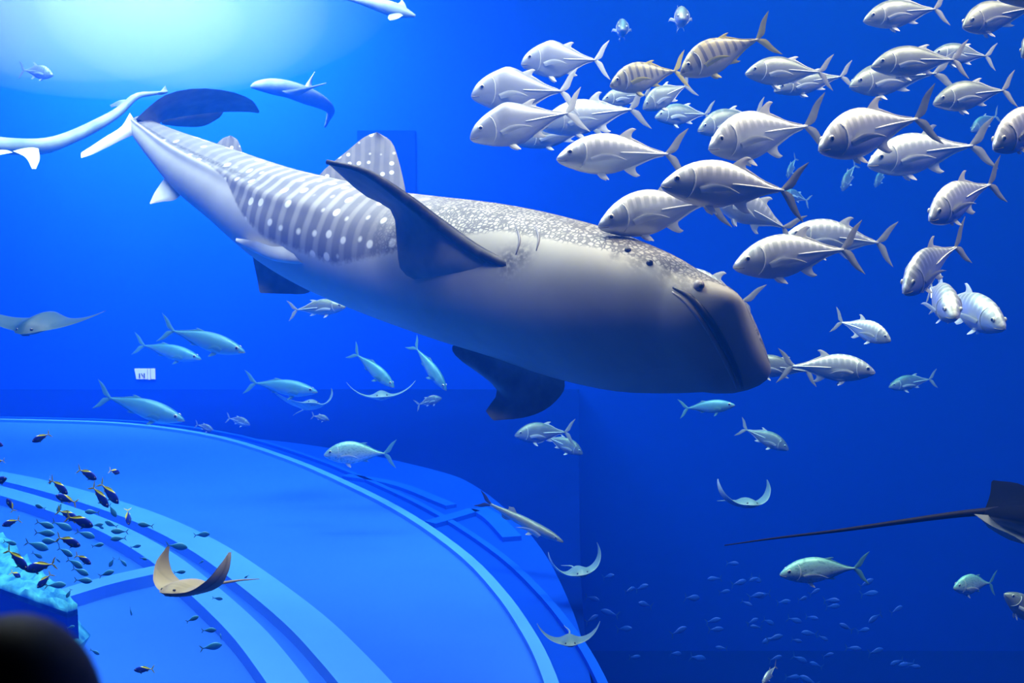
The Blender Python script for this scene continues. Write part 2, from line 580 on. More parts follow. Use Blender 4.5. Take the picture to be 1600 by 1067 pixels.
NP = 96
SV, SF, sring, sang = loft(ctr, UU, AA, BB, nper=NP, shape=shark_shape)
acc = [0.0]
for i in range(1, len(ctr)):
    acc.append(acc[-1] + (ctr[i] - ctr[i - 1]).length)
s_len, q_arc, pigm, headn, barn = [], [], [], [], []
for k in range(len(SV)):
    i = k // NP
    f = acc[i] / acc[-1]
    s_len.append(acc[i])
    q_arc.append(sang[k] * (AA[i] + BB[i]) * .5)
    border = math.radians(np.interp(f, [0, .25, .30, .36, .42, .55, .68, .78, .9, .96, 1], [94, 96, 102, 125, 138, 140, 112, 88, 84, 80, 70]))
    sharp = np.interp(f, [0, .3, .4, .7, 1], [9, 8, 3.0, 3.5, 4.5])
    pigm.append(min(1, max(0, 0.5 + (border - abs(sang[k])) * sharp)))
    headn.append(min(1, max(0, (f - .60) / .10)))
    barn.append(float(np.interp(f, [0, .2, .36, .5, .6, 1], [.15, .25, 1, 1, .5, 0])))
SHARK = bpy.data.objects.new('whale_shark', None)
COL.objects.link(SHARK)
tag(SHARK, 'huge spotted whale shark banking its pale belly toward the glass', 'shark')
SBV0 = BVHTree.FromPolygons([tuple(v) for v in SV], SF)
smud = [0.0] * len(SV)
for sx, sy, sr in ((1000, 405, .10), (1050, 422, .11), (1080, 436, .11), (962, 398, .05), (815, 398, .10), (795, 408, .12)):
    h_ = SBV0.ray_cast(CAM, (P(sx, sy, 1.0) - CAM).normalized())[0]
    if h_ is not None:
        for k, v in enumerate(SV):
            dd = (v - h_).length
            if dd < sr * 2.2:
                smud[k] = max(smud[k], .75 * math.exp(-(dd / sr) ** 2))
for k in range(len(SV)):                      # dark line along the keel of the tail stalk
    f = acc[k // NP] / acc[-1]
    if f < .42 and 84 <= abs(math.degrees(sang[k])) <= 90:
        smud[k] = max(smud[k], min(.8, (.42 - f) * 6))
sk_attr = {'smudge': smud, 's_len': s_len, 'q_arc': q_arc, 'pigment': pigm, 'headness': headn, 'barness': barn}
sbody = mesh_obj('body', SV, SF, SKIN, SHARK, attrs=sk_attr)
SBVH = BVHTree.FromPolygons([tuple(v) for v in SV], SF)


def on_shark(px, py, lift=0.0):
    r = (P(px, py, 1.0) - CAM).normalized()
    loc, nor, idx, dist = SBVH.ray_cast(CAM, r)
    if loc is None:
        return None
    return loc - r * lift


def sfin(name, lead, trail, thick, m, attrs=None, label=None, nspan=14, nch=8):
    g = fin_geo([P(*p) for p in lead], [P(*p) for p in trail], thick, nspan, nch)
    at = None
    if attrs:
        n = len(g[0])
        at = {'s_len': [v[0] * 2.0 for v in g[0]], 'q_arc': [v[2] * 2.0 for v in g[0]], 'pigment': [1.0] * n, 'headness': [0.0] * n, 'barness': [0.35] * n, 'smudge': [0.0] * n}
    o = mesh_obj(name, g[0], g[1], m, SHARK, attrs=at)
    if label:
        o['label'] = label
    return o


def tilt_tip(pts, d0, d1):
    n = len(pts)
    return [(x, y, d0 + (d1 - d0) * i / (n - 1)) for i, (x, y) in enumerate(pts)]


def near(px, py, off, default):
    v = on_shark(px, py)
    return ((v - CAM).dot(FWD) - off) if v is not None else default


pl = [(806, 420), (745, 392), (685, 350), (632, 309), (570, 268), (511, 253)]
pt = [(668, 446), (628, 424), (620, 382), (612, 330), (566, 303), (511, 254)]
PL = [(x, y, near(x, y, o, 8.6)) for (x, y), o in zip(pl, (-.08, .05, .28, .45, 0, 0))]
PL[2] = (PL[2][0], PL[2][1], 8.42)
PL[3:] = [(632, 309, 8.38), (570, 268, 8.40), (511, 253, 8.5)]
PT = [(x, y, near(x, y, o, 8.9)) for (x, y), o in zip(pt, (-.10, .10, .20, .30, 0, 0))]
PT[4:] = [(566, 303, 9.0), (511, 254, 8.75)]
pf = sfin('pectoral_fin', PL, PT, .07, fin_under, label='raised near pectoral fin with pale underside')
lead3 = [P(*p) for p in [(x, y, d - .01) for x, y, d in PL]]
lead3 = [Vector(v) for v in catmull(np.linspace(0, 1, 6), np.array([tuple(v) for v in lead3]), np.linspace(0, 1, 24))]
rim_r = [.022 + .034 * math.sin(math.pi * min(1, i / 23 + .12)) for i in range(24)]
rimo = mesh_obj('leading_edge', *tube_geo(lead3, rim_r, 10), fin_edge, pf)
rimo['label'] = 'dark scarred leading edge of the fin'
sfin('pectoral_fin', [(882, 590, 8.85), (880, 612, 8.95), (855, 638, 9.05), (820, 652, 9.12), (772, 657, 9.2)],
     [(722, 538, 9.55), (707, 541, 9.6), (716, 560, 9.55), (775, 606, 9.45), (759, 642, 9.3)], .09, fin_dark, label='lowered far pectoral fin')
sfin('dorsal_fin', [(640, 340, 10.45), (634, 300, 10.5), (624, 255, 10.6), (612, 222, 10.7), (590, 207, 10.75)],
     [(480, 310, 10.95), (500, 272, 10.95), (540, 238, 10.9), (568, 215, 10.85), (588, 207, 10.8)], .09, SKIN, True, 'tall spotted first dorsal fin')
sfin('dorsal_fin', [(383, 262, 12.15), (378, 236, 12.2), (371, 219, 12.25), (361, 212, 12.3)],
     [(324, 250, 12.4), (336, 229, 12.4), (347, 217, 12.4), (359, 212, 12.35)], .05, SKIN, True, 'small second dorsal fin')
sfin('pelvic_fin', [(480, 414, near(480, 414, -.05, 10.7)), (430, 408, near(430, 408, .14, 10.7)), (395, 393, near(395, 393, .2, 10.8)), (370, 378, 10.95)],
     [(452, 384, near(452, 384, -.05, 10.8)), (425, 385, near(425, 385, .08, 10.8)), (398, 376, near(398, 376, .14, 10.9)), (369, 372, 10.97)], .06, fin_pale, label='white near pelvic fin')
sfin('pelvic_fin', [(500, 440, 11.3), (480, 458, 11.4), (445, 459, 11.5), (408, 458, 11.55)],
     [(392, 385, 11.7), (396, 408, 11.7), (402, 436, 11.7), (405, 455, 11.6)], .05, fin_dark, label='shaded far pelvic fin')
sfin('anal_fin', [(290, 296, 12.55), (274, 312, 12.5), (254, 315, 12.5), (235, 319, 12.5)],
     [(262, 272, 12.7), (250, 288, 12.65), (241, 302, 12.6), (234, 317, 12.55)], .06, fin_pale, label='white anal fin')
sfin('tail_fin', [(222, 206, 13.15), (196, 216, 13.15), (168, 230, 13.1), (145, 241, 13.05), (127, 247, 13.0)],
     [(203, 176, 13.3), (189, 198, 13.25), (164, 214, 13.2), (143, 228, 13.15), (127, 238, 13.1)], .08, fin_pale, label='pale lower tail lobe')
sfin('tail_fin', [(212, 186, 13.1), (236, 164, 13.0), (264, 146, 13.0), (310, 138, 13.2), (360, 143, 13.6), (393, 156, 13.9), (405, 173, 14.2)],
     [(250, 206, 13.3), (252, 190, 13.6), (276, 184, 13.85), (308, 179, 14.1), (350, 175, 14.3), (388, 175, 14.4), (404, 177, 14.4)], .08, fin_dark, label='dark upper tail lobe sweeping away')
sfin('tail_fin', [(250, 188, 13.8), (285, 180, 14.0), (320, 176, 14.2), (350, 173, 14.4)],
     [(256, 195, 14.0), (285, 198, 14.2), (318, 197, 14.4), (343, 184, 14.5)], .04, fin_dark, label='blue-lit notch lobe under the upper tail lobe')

# mouth, lip, eye, spiracles, gill slits, set on the skin where they show
def skin_line(pp, n, lift):
    c = catmull(np.linspace(0, 1, len(pp)), np.array(pp, float), np.linspace(0, 1, n))
    return [v for v in (on_shark(x, y, lift) for x, y in c) if v is not None]


mline = skin_line([(1052, 449), (1078, 464), (1106, 497), (1132, 540), (1152, 582), (1160, 606)], 30, .0)
if len(mline) > 4:
    mesh_obj('mouth', *tube_geo(mline, [.010 + .020 * math.sin(math.pi * i / (len(mline) - 1)) for i in range(len(mline))], 8), black_skin, SHARK)
lline = skin_line([(1050, 456), (1072, 472), (1100, 506), (1126, 550), (1146, 592), (1150, 606)], 30, .0)
if len(lline) > 4:
    mesh_obj('lip', *tube_geo(lline, [.006 + .012 * math.sin(math.pi * i / (len(lline) - 1)) for i in range(len(lline))], 8), mat('lip_skin', (.33, .27, .24), .5), SHARK)


def ball_geo(c, r, nu=12, nv=8, sq=(1, 1, 1)):
    V, F = [], []
    for i in range(nv + 1):
        p = math.pi * i / nv
        for j in range(nu):
            a = 2 * math.pi * j / nu
            V.append((c[0] + r * sq[0] * math.sin(p) * math.cos(a), c[1] + r * sq[1] * math.sin(p) * math.sin(a), c[2] + r * sq[2] * math.cos(p)))
    for i in range(nv):
        for j in range(nu):
            k = (j + 1) % nu
            F.append((i * nu + j, i * nu + k, i * nu + nu + k, i * nu + nu + j))
    return V, F


e = on_shark(1092, 446)
if e:
    eo = mesh_obj('eye', *ball_geo(e, .042), mat('shark_eye_lid', (.30, .26, .25), .4), SHARK)
    mesh_obj('pupil', *ball_geo(e + Vector((.012, -.03, .0)), .022), black_skin, eo)
for x, y in ((981, 391), (1015, 411)):
    e = on_shark(x, y)
    if e:
        mesh_obj('spiracle', *ball_geo(e, .026), black_skin, SHARK)
for pp in ([(806, 352), (812, 375), (806, 398)], [(836, 352), (842, 372), (838, 392)]):
    g = skin_line(pp, 10, .0)
    if len(g) > 3:
        mesh_obj('gill_slit', *tube_geo(g, [.004 + .008 * math.sin(math.pi * i / (len(g) - 1)) for i in range(len(g))], 6), fin_dark, SHARK)
#FISH2
# ------------------------------------------------------------------ fish
def fish_mat(name, back, flank, belly, metal=.25, rough=.38, bars=None, speck=None, stripe=None, spec=.5):
    """colour by height on the body (attribute h: -1 belly .. 1 back), with pigment bars or specks, or pale bars painted as caustic light"""
    m = bpy.data.materials.new(name)
    m.use_nodes = True
    nt = m.node_tree
    N, L = nt.nodes, nt.links
    b = N['Principled BSDF']
    b.inputs['Roughness'].default_value = rough
    b.inputs['Metallic'].default_value = metal
    b.inputs['Specular IOR Level'].default_value = spec
    ah = N.new('ShaderNodeAttribute')
    ah.attribute_name = 'h'
    ax = N.new('ShaderNodeAttribute')
    ax.attribute_name = 'x'
    mr = N.new('ShaderNodeMapRange')
    mr.inputs[1].default_value = -1
    L.new(ah.outputs['Fac'], mr.inputs[0])
    r = N.new('ShaderNodeValToRGB')
    r.color_ramp.elements[0].position = .1
    r.color_ramp.elements[0].color = (*belly, 1)
    r.color_ramp.elements[1].position = .95
    r.color_ramp.elements[1].color = (*back, 1)
    e = r.color_ramp.elements.new(.55)
    e.color = (*flank, 1)
    L.new(mr.outputs[0], r.inputs[0])
    col = r.outputs[0]
    cx = N.new('ShaderNodeCombineXYZ')
    L.new(ax.outputs['Fac'], cx.inputs[0])
    L.new(ah.outputs['Fac'], cx.inputs[1])
    oi = N.new('ShaderNodeObjectInfo')
    L.new(oi.outputs['Random'], cx.inputs[2])

    def over(fac, colr):
        mx = N.new('ShaderNodeMix')
        mx.data_type = 'RGBA'
        L.new(fac, mx.inputs[0])
        L.new(col, mx.inputs[6])
        mx.inputs[7].default_value = (*colr, 1)
        return mx.outputs[2]

    def rng(f, lo, hi, to=1.0):
        q = N.new('ShaderNodeMapRange')
        q.interpolation_type = 'SMOOTHSTEP'
        L.new(f, q.inputs[0])
        q.inputs[1].default_value, q.inputs[2].default_value, q.inputs[4].default_value = lo, hi, to
        return q.outputs[0]
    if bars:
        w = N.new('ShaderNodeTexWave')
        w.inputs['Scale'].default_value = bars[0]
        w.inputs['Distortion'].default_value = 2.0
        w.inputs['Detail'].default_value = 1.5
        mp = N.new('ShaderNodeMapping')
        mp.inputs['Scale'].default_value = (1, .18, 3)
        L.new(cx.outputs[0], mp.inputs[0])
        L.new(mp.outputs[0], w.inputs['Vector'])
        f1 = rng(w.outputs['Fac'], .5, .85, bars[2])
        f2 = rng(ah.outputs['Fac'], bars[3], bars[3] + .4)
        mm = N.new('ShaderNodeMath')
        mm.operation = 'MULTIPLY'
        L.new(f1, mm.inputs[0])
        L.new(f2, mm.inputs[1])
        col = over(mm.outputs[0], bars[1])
    if speck:
        v = N.new('ShaderNodeTexNoise')
        v.inputs['Scale'].default_value = speck[0]
        v.inputs['Detail'].default_value = 3
        mp = N.new('ShaderNodeMapping')
        mp.inputs['Scale'].default_value = (1, .25, 1)
        L.new(cx.outputs[0], mp.inputs[0])
        L.new(mp.outputs[0], v.inputs['Vector'])
        col = over(rng(v.outputs['Fac'], .5, .68, speck[2]), speck[1])
    if stripe:   # a coloured band along the rear of the back
        mm = N.new('ShaderNodeMath')
        mm.operation = 'MULTIPLY_ADD'
        L.new(ax.outputs['Fac'], mm.inputs[0])
        mm.inputs[1].default_value = -1.6
        L.new(ah.outputs['Fac'], mm.inputs[2])
        col = over(rng(mm.outputs[0], stripe[0], stripe[0] + .12), stripe[1])
    L.new(col, b.inputs['Base Color'])
    return m


silver = fish_mat('silver_trevally_skin', (.42, .44, .42), (.52, .54, .55), (.50, .53, .56), metal=.55, rough=.42, bars=(5.0, (.90, .89, .85), .5, .15))  # pale bars on the upper body are caustic light painted into the skin
silver2 = fish_mat('plain_silver_skin', (.15, .17, .14), (.27, .29, .27), (.38, .40, .40), metal=.5, rough=.42, speck=(14.0, (.30, .33, .33), .5))
pompano_skin = fish_mat('pearly_skin', (.30, .32, .36), (.38, .40, .46), (.42, .44, .50), metal=.5, rough=.42, speck=(9.0, (.36, .38, .44), .6))
golden = fish_mat('golden_trevally_skin', (.30, .27, .13), (.36, .34, .24), (.44, .42, .34), metal=.25, bars=(3.6, (.10, .10, .10), .8, -.55))
greenish = fish_mat('speckled_green_skin', (.22, .48, .40), (.42, .60, .58), (.62, .72, .74), speck=(30.0, (.10, .22, .24), .7))
runner = fish_mat('blue_green_runner_skin', (.05, .22, .33), (.11, .34, .46), (.32, .54, .64))
navy = fish_mat('navy_fusilier_skin', (.008, .03, .45), (.010, .035, .55), (.015, .07, .50), metal=.0, rough=.5, stripe=(.66, (.80, .85, .03)), spec=.15)
navy_tiny = fish_mat('deep_blue_skin', (.006, .05, .40), (.010, .08, .52), (.02, .12, .65), metal=.0, rough=.5)
navy_far = fish_mat('small_blue_fish_skin', (.02, .22, .46), (.03, .28, .55), (.05, .36, .7), metal=.05, rough=.5)
fin_silver = mat('silver_fin', (.62, .63, .60), .5, .1, noise=(9, (.74, .74, .70), .35, .7))
fin_grey = mat('grey_fin', (.30, .31, .30), .5, .1, noise=(9, (.40, .40, .38), .35, .7))
fin_white = mat('white_tipped_fin', (.86, .85, .80), .5, 0)
fin_yellow = mat('yellow_fin', (.55, .47, .08), .5, 0, noise=(9, (.62, .54, .12), .35, .7))
fin_tail_y = mat('bright_yellow_tail', (.95, 1.0, .05), .5, 0)
fin_blue = mat('blue_grey_fin', (.10, .30, .36), .5, 0)
eye_ring = mat('pale_eye_ring', (.55, .53, .46), .3, .2)
eye_dark = mat('dark_fish_eye', (.01, .01, .012), .15)
mouth_dark = mat('fish_mouth_line', (.16, .15, .14), .5)
gill_pale = mat('pale_gill_edge', (.62, .62, .58), .45, .2)
scute_w = mat('white_scutes', (.92, .91, .86), .4)

T0 = [0, .02, .06, .12, .2, .3, .4, .5, .62, .75, .87, .95, 1]
PROF = {
    'trevally': ([-.030, -.004, .036, .084, .130, .165, .180, .176, .143, .090, .038, .017, .015],
                 [-.052, -.074, -.096, -.120, -.146, -.166, -.174, -.164, -.128, -.075, -.031, -.014, -.013],
                 [.006, .024, .042, .058, .072, .078, .078, .072, .055, .035, .019, .013, .010]),
    'pompano': ([-.030, .010, .062, .110, .155, .195, .225, .205, .150, .090, .038, .017, .015],
                [-.058, -.082, -.105, -.130, -.160, -.185, -.200, -.195, -.145, -.082, -.032, -.014, -.013],
                [.006, .022, .038, .050, .060, .064, .064, .058, .045, .030, .017, .012, .009]),
    'runner': ([-.008, .010, .030, .055, .080, .100, .108, .106, .090, .062, .030, .014, .012],
               [-.018, -.030, -.046, -.066, -.088, -.106, -.114, -.108, -.086, -.055, -.025, -.012, -.011],
               [.005, .018, .032, .046, .060, .068, .070, .066, .052, .034, .018, .011, .009]),
    'fusilier': ([-.006, .018, .048, .082, .112, .132, .138, .130, .104, .068, .034, .022, .020],
                 [-.016, -.036, -.060, -.088, -.116, -.134, -.140, -.132, -.104, -.066, -.030, -.020, -.018],
                 [.005, .020, .034, .048, .058, .062, .062, .057, .044, .028, .015, .010, .008]),
    'barracuda': ([.000, .010, .022, .036, .048, .054, .056, .056, .052, .042, .028, .020, .018],
                  [-.012, -.020, -.030, -.042, -.052, -.060, -.062, -.060, -.054, -.042, -.028, -.020, -.018],
                  [.005, .014, .024, .034, .044, .050, .052, .050, .044, .034, .020, .012, .009]),
}
XN, XC = .50, -.38


def bend_pt(v, k):
    x, y, z = v
    d = .18 - x
    return (x, y + (k * d * d if d > 0 else k * .35 * d * d), z)


def body_geo(kind, k, ns=30, nper=16):
    up, lo, w = PROF[kind]
    t = np.concatenate([np.linspace(0, .12, 7)[:-1], np.linspace(.12, .3, 8)[:-1], np.linspace(.3, 1, ns - 13)])
    U, Lo, W = catmull(T0, up, t), catmull(T0, lo, t), catmull(T0, w, t)
    # gill cover: a small step behind the head
    W = W * (1 + .07 * np.exp(-((t - .235) / .03) ** 2)) * np.where((t > .262) & (t < .32), .965, 1)
    V, F, H, X = [], [], [], []
    for i, ti in enumerate(t):
        x = XN + (XC - XN) * ti
        zc, hh = (U[i] + Lo[i]) / 2, (U[i] - Lo[i]) / 2
        for j in range(nper):
            th = 2 * math.pi * j / nper
            c, s_ = math.cos(th), math.sin(th)
            yy = math.copysign(abs(s_) ** 1.12, s_) * W[i]
            V.append(bend_pt((x, yy, zc + hh * c), k))
            H.append(c)
            X.append(x)
    n = len(t)
    for i in range(n - 1):
        for j in range(nper):
            q = (j + 1) % nper
            F.append((i * nper + j, i * nper + nper + j, i * nper + nper + q, i * nper + q))
    F.append(tuple(range(nper)))
    F.append(tuple((n - 1) * nper + j for j in range(nper - 1, -1, -1)))
    return (V, F), {'h': H, 'x': X}


def surf(kind, t, ang):
    """point on the flank at body fraction t, ang = angle from the top in degrees"""
    up, lo, w = PROF[kind]
    u, l, ww = catmull(T0, up, t)[0], catmull(T0, lo, t)[0], catmull(T0, w, t)[0]
    a = math.radians(ang)
    return (XN + (XC - XN) * t, math.sin(a) * ww, (u + l) / 2 + (u - l) / 2 * math.cos(a))


def prof_z(kind, x, top=True):
    t = (x - XN) / (XC - XN)
    return float(catmull(T0, PROF[kind][0 if top else 1], t)[0])


def B_(pts, k):
    return [bend_pt(p, k) for p in pts]


SPEC = {  # kind: profile, skin, fin, tail, pectoral, dorsal lobe height
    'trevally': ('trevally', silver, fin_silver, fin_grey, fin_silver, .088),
    'silver': ('trevally', silver2, fin_silver, fin_grey, fin_silver, .048),
    'pompano': ('pompano', pompano_skin, fin_silver, fin_silver, fin_silver, .06),
    'golden': ('trevally', golden, fin_yellow, fin_yellow, fin_yellow, .035),
    'green': ('trevally', greenish, fin_blue, fin_blue, fin_silver, .03),
    'runner': ('runner', runner, fin_blue, fin_blue, fin_blue, .025),
    'barracuda': ('barracuda', silver2, fin_grey, mat('black_tail', (.03, .03, .05), .5), fin_silver, .04),
    'fusilier': ('fusilier', navy, fin_tail_y, fin_tail_y, fin_blue, .0),
    'bluefish': ('fusilier', navy_far, fin_blue, fin_blue, fin_blue, .0),
    'tinyfish': ('fusilier', navy_tiny, fin_blue, mat('deep_blue_fin', (.01, .08, .4), .5), fin_blue, .0),
}
CACHE = {}


def cached(key, make):
    if key not in CACHE:
        name, geo, m, attrs = make()
        o = mesh_obj(name, geo[0], geo[1], m, attrs=attrs)
        CACHE[key] = (name, o.data)
        bpy.data.objects.remove(o)
    return CACHE[key]


def tail_geo(sp, k, w=1.0):
    hi = {'barracuda': .10, 'fusilier': .19, 'bluefish': .14, 'runner': .165}.get(sp, .225)
    r = .014
    lobes = []
    for s_ in (1, -1):
        ld = B_([(-.360, 0, s_ * r), (-.405, 0, s_ * hi * .34), (-.462, 0, s_ * hi * .72), (-.545, 0, s_ * hi)], k)
        tr = B_([(-.398, 0, 0), (-.452, 0, s_ * hi * .14), (-.488, 0, s_ * hi * .50), (-.548, 0, s_ * hi * .995)], k)
        lobes.append(fin_geo(ld, tr, .009, 8, 4))
    return join_geo(*lobes)


def lobe_fin(kind, sp, k, top, h):
    s_ = 1 if top else -1
    x0 = .01 if top else -.02
    z = lambda x: prof_z(kind, x, top) - s_ * .008
    ld = B_([(x0, 0, z(x0)), (x0 - .045, 0, z(x0 - .04) + s_ * h * .62), (x0 - .10, 0, z(x0 - .05) + s_ * h), (x0 - .135, 0, z(x0 - .06) + s_ * h * .92)], k)
    tr = B_([(x0 - .13, 0, z(x0 - .13)), (x0 - .10, 0, z(x0 - .10) + s_ * h * .35), (x0 - .108, 0, z(x0 - .08) + s_ * h * .7), (x0 - .137, 0, z(x0 - .06) + s_ * h * .90)], k)
    a = fin_geo(ld, tr, .010, 8, 4)
    xs = [x0 - .09, x0 - .16, x0 - .24, -.345]
    b = fin_geo(B_([(x, 0, z(x) + s_ * (.026 - .004 * i)) for i, x in enumerate(xs)], k), B_([(x, 0, z(x)) for x in xs], k), .006, 8, 3)
    return join_geo(a, b)


def species_parts(sp, k):
    kind, skin, fm, tm, pm, dh = SPEC[sp]
    key = (sp, k)
    out = []

    def body():
        g, at = body_geo(kind, k)
        return 'body', g, skin, at
    out.append(cached((key, 'body'), body))
    out.append(cached((key, 'tail'), lambda: ('tail_fin', tail_geo(sp, k), tm, None)))
    if dh > 0 and sp != 'barracuda':
        out.append(cached((key, 'dors'), lambda: ('dorsal_fin', lobe_fin(kind, sp, k, True, dh), fm, None)))
        out.append(cached((key, 'anal'), lambda: ('anal_fin', lobe_fin(kind, sp, k, False, dh), fin_white if sp in ('trevally', 'silver') else fm, None)))
    else:
        z = lambda x, t: prof_z(kind, x, t)
        out.append(cached((key, 'dors'), lambda: ('dorsal_fin', fin_geo(B_([(.10 if sp != 'barracuda' else -.08, 0, z(.1, True) - .01), (-.02 if sp != 'barracuda' else -.13, 0, z(0, True) + .035), (-.16, 0, z(-.16, True) + .04)], k),
                                                                        B_([(-.30 if sp != 'barracuda' else -.19, 0, z(-.3, True) if sp != 'barracuda' else z(-.19, True)), (-.24 if sp != 'barracuda' else -.18, 0, z(-.22, True) + .02), (-.19, 0, z(-.18, True) + .035)], k), .006, 7, 3), fm, None)))
        out.append(cached((key, 'anal'), lambda: ('anal_fin', fin_geo(B_([(-.10, 0, z(-.10, False) + .01), (-.15, 0, z(-.15, False) - .03), (-.20, 0, z(-.2, False) - .035)], k),
                                                                      B_([(-.24, 0, z(-.24, False)), (-.22, 0, z(-.22, False) - .015), (-.215, 0, z(-.21, False) - .03)], k), .006, 6, 3), fm, None)))
    for s_, nm in ((1, 'r'), (-1, 'l')):
        def pec(s_=s_):
            w = surf(kind, .30, 90)[1]
            ln = .27 if dh >= .03 else .14
            ld = [(.255, s_ * w * .92, -.035), (.255 - ln * .35, s_ * (w + .030), -.005), (.255 - ln * .7, s_ * (w + .045), -.020), (.255 - ln, s_ * (w + .050), -.062)]
            tr = [(.235, s_ * w * .92, -.078), (.255 - ln * .38, s_ * (w + .022), -.060), (.255 - ln * .7, s_ * (w + .040), -.050), (.254 - ln, s_ * (w + .050), -.063)]
            return 'pectoral_fin', fin_geo(B_(ld, k), B_(tr, k), .008, 8, 4), pm, None
        out.append(cached((key, 'pec' + nm), pec))

        def pel(s_=s_):
            zz = prof_z(kind, .16, False)
            ld = [(.19, s_ * .02, zz + .015), (.15, s_ * .035, zz - .03), (.105, s_ * .04, zz - .05)]
            tr = [(.13, s_ * .018, zz + .012), (.115, s_ * .028, zz - .015), (.10, s_ * .038, zz - .045)]
            return 'pelvic_fin', fin_geo(B_(ld, k), B_(tr, k), .008, 6, 3), fin_white if sp in ('trevally', 'silver') else pm, None
        out.append(cached((key, 'pel' + nm), pel))

        def eye(s_=s_):
            p = surf(kind, .105, 66 * s_)
            return 'eye', ball_geo(bend_pt(p, k), .024 if kind != 'barracuda' else .012, 12, 8, (1, .45, 1)), eye_ring, None

        def pupil(s_=s_):
            p = surf(kind, .105, 66 * s_)
            p = (p[0], p[1] + s_ * .005, p[2])
            return 'pupil', ball_geo(bend_pt(p, k), .017 if kind != 'barracuda' else .008, 10, 6, (1, .45, 1)), eye_dark, None
        out.append((cached((key, 'eye' + nm), eye), cached((key, 'pup' + nm), pupil)))
        if sp in ('trevally', 'silver', 'pompano', 'golden', 'green'):
            def gill(s_=s_):
                pts = [bend_pt((lambda q: (q[0], q[1] * 1.03, q[2]))(surf(kind, .245 - .035 * ((a - 85) / 50) ** 2, s_ * a)), k) for a in range(40, 146, 15)]
                return 'gill_cover', tube_geo(pts, [.002 + .0045 * math.sin(math.pi * i / 7) for i in range(8)], 6), gill_pale, None
            out.append(cached((key, 'gil' + nm), gill))
        if sp in ('trevally', 'silver', 'pompano'):
            def scute(s_=s_):
                pts = [bend_pt((lambda q: (q[0], q[1] * 1.02, q[2]))(surf(kind, t, s_ * (92 - 6 * (1 - t)))), k) for t in np.linspace(.55, 1.0, 9)]
                return 'scute_line', tube_geo(pts, [.002 + .005 * math.sin(math.pi * min(1, .2 + i / 10)) for i in range(9)], 6), scute_w, None
            out.append(cached((key, 'scu' + nm), scute))

    def mouth():
        if kind == 'barracuda':
            a = 105
        else:
            a = 112
        L_ = [surf(kind, t, -a) for t in np.linspace(.075, .004, 6)]
        R_ = [surf(kind, t, a) for t in np.linspace(.004, .075, 6)]
        return 'mouth', tube_geo(B_(L_ + R_, k), .0045, 5), mouth_dark, None
    out.append(cached((key, 'mouth'), mouth))
    return out


def fish(sp, nose, base, label, phi=0, L=1.0, d=None, k=0.0, roll=0, zs=1.0, ys=1.0, group=None, name=None, cat='fish', simple=False):
    """a fish whose nose and tail root are seen at two pixels; phi = degrees that the nose points toward the viewer"""
    nx, ny = nose
    bx, by = base
    s_ = math.hypot(nx - bx, ny - by)
    ph = math.radians(phi)
    if d is None:
        d = FPX * .88 * L * math.cos(ph) / s_
    else:
        L = s_ * d / (FPX * .88 * math.cos(ph))
    ex, ey = (nx - bx) / s_, (ny - by) / s_
    Fv = (RIGHT * ex - UPC * ey) * math.cos(ph) - FWD * math.sin(ph)
    Uw = Vector((0, 0, 1))
    Uv = (Uw - Fv * Uw.dot(Fv)).normalized()
    Uv = Matrix.Rotation(math.radians(roll), 3, Fv) @ Uv
    Sv = Uv.cross(Fv)
    c = P((nx + bx) / 2, (ny + by) / 2, d) - Fv * (.06 * L)
    M = Matrix(((Fv.x * L, Sv.x * L * ys, Uv.x * L * zs, c.x), (Fv.y * L, Sv.y * L * ys, Uv.y * L * zs, c.y), (Fv.z * L, Sv.z * L * ys, Uv.z * L * zs, c.z), (0, 0, 0, 1)))
    nm = name or {'trevally': 'silver_trevally', 'silver': 'silver_trevally', 'pompano': 'diamond_trevally', 'golden': 'golden_trevally', 'green': 'speckled_trevally', 'runner': 'rainbow_runner', 'barracuda': 'barracuda', 'fusilier': 'yellowtail_fusilier', 'bluefish': 'blue_fusilier', 'tinyfish': 'blue_fusilier'}[sp]
    if simple:
        key = (sp, k, 'one')
        if key not in CACHE:
            kind, skin, fm, tm, pm, dh = SPEC[sp]
            g, at = body_geo(kind, k, 20, 10)
            tg = tail_geo(sp, k)
            V, F = join_geo(g, tg)
            n = len(tg[0])
            o = mesh_obj(nm, V, F, skin, attrs={'h': at['h'] + [0.0] * n, 'x': at['x'] + [-.45] * n})
            o.data.materials.append(tm)
            for p in o.data.polygons[len(g[1]):]:
                p.material_index = 1
            CACHE[key] = o.data
            bpy.data.objects.remove(o)
        r = bpy.data.objects.new(nm, CACHE[key])
        COL.objects.link(r)
    else:
        r = bpy.data.objects.new(nm, None)
        COL.objects.link(r)
        for pt in species_parts(sp, k):
            sub = None
            if isinstance(pt[0], tuple):
                pt, sub = pt
            o = bpy.data.objects.new(pt[0], pt[1])
            COL.objects.link(o)
            o.parent = r
            if sub:
                q = bpy.data.objects.new(sub[0], sub[1])
                COL.objects.link(q)
                q.parent = o
    r.matrix_world = M
    tag(r, label, cat, group)
    return r


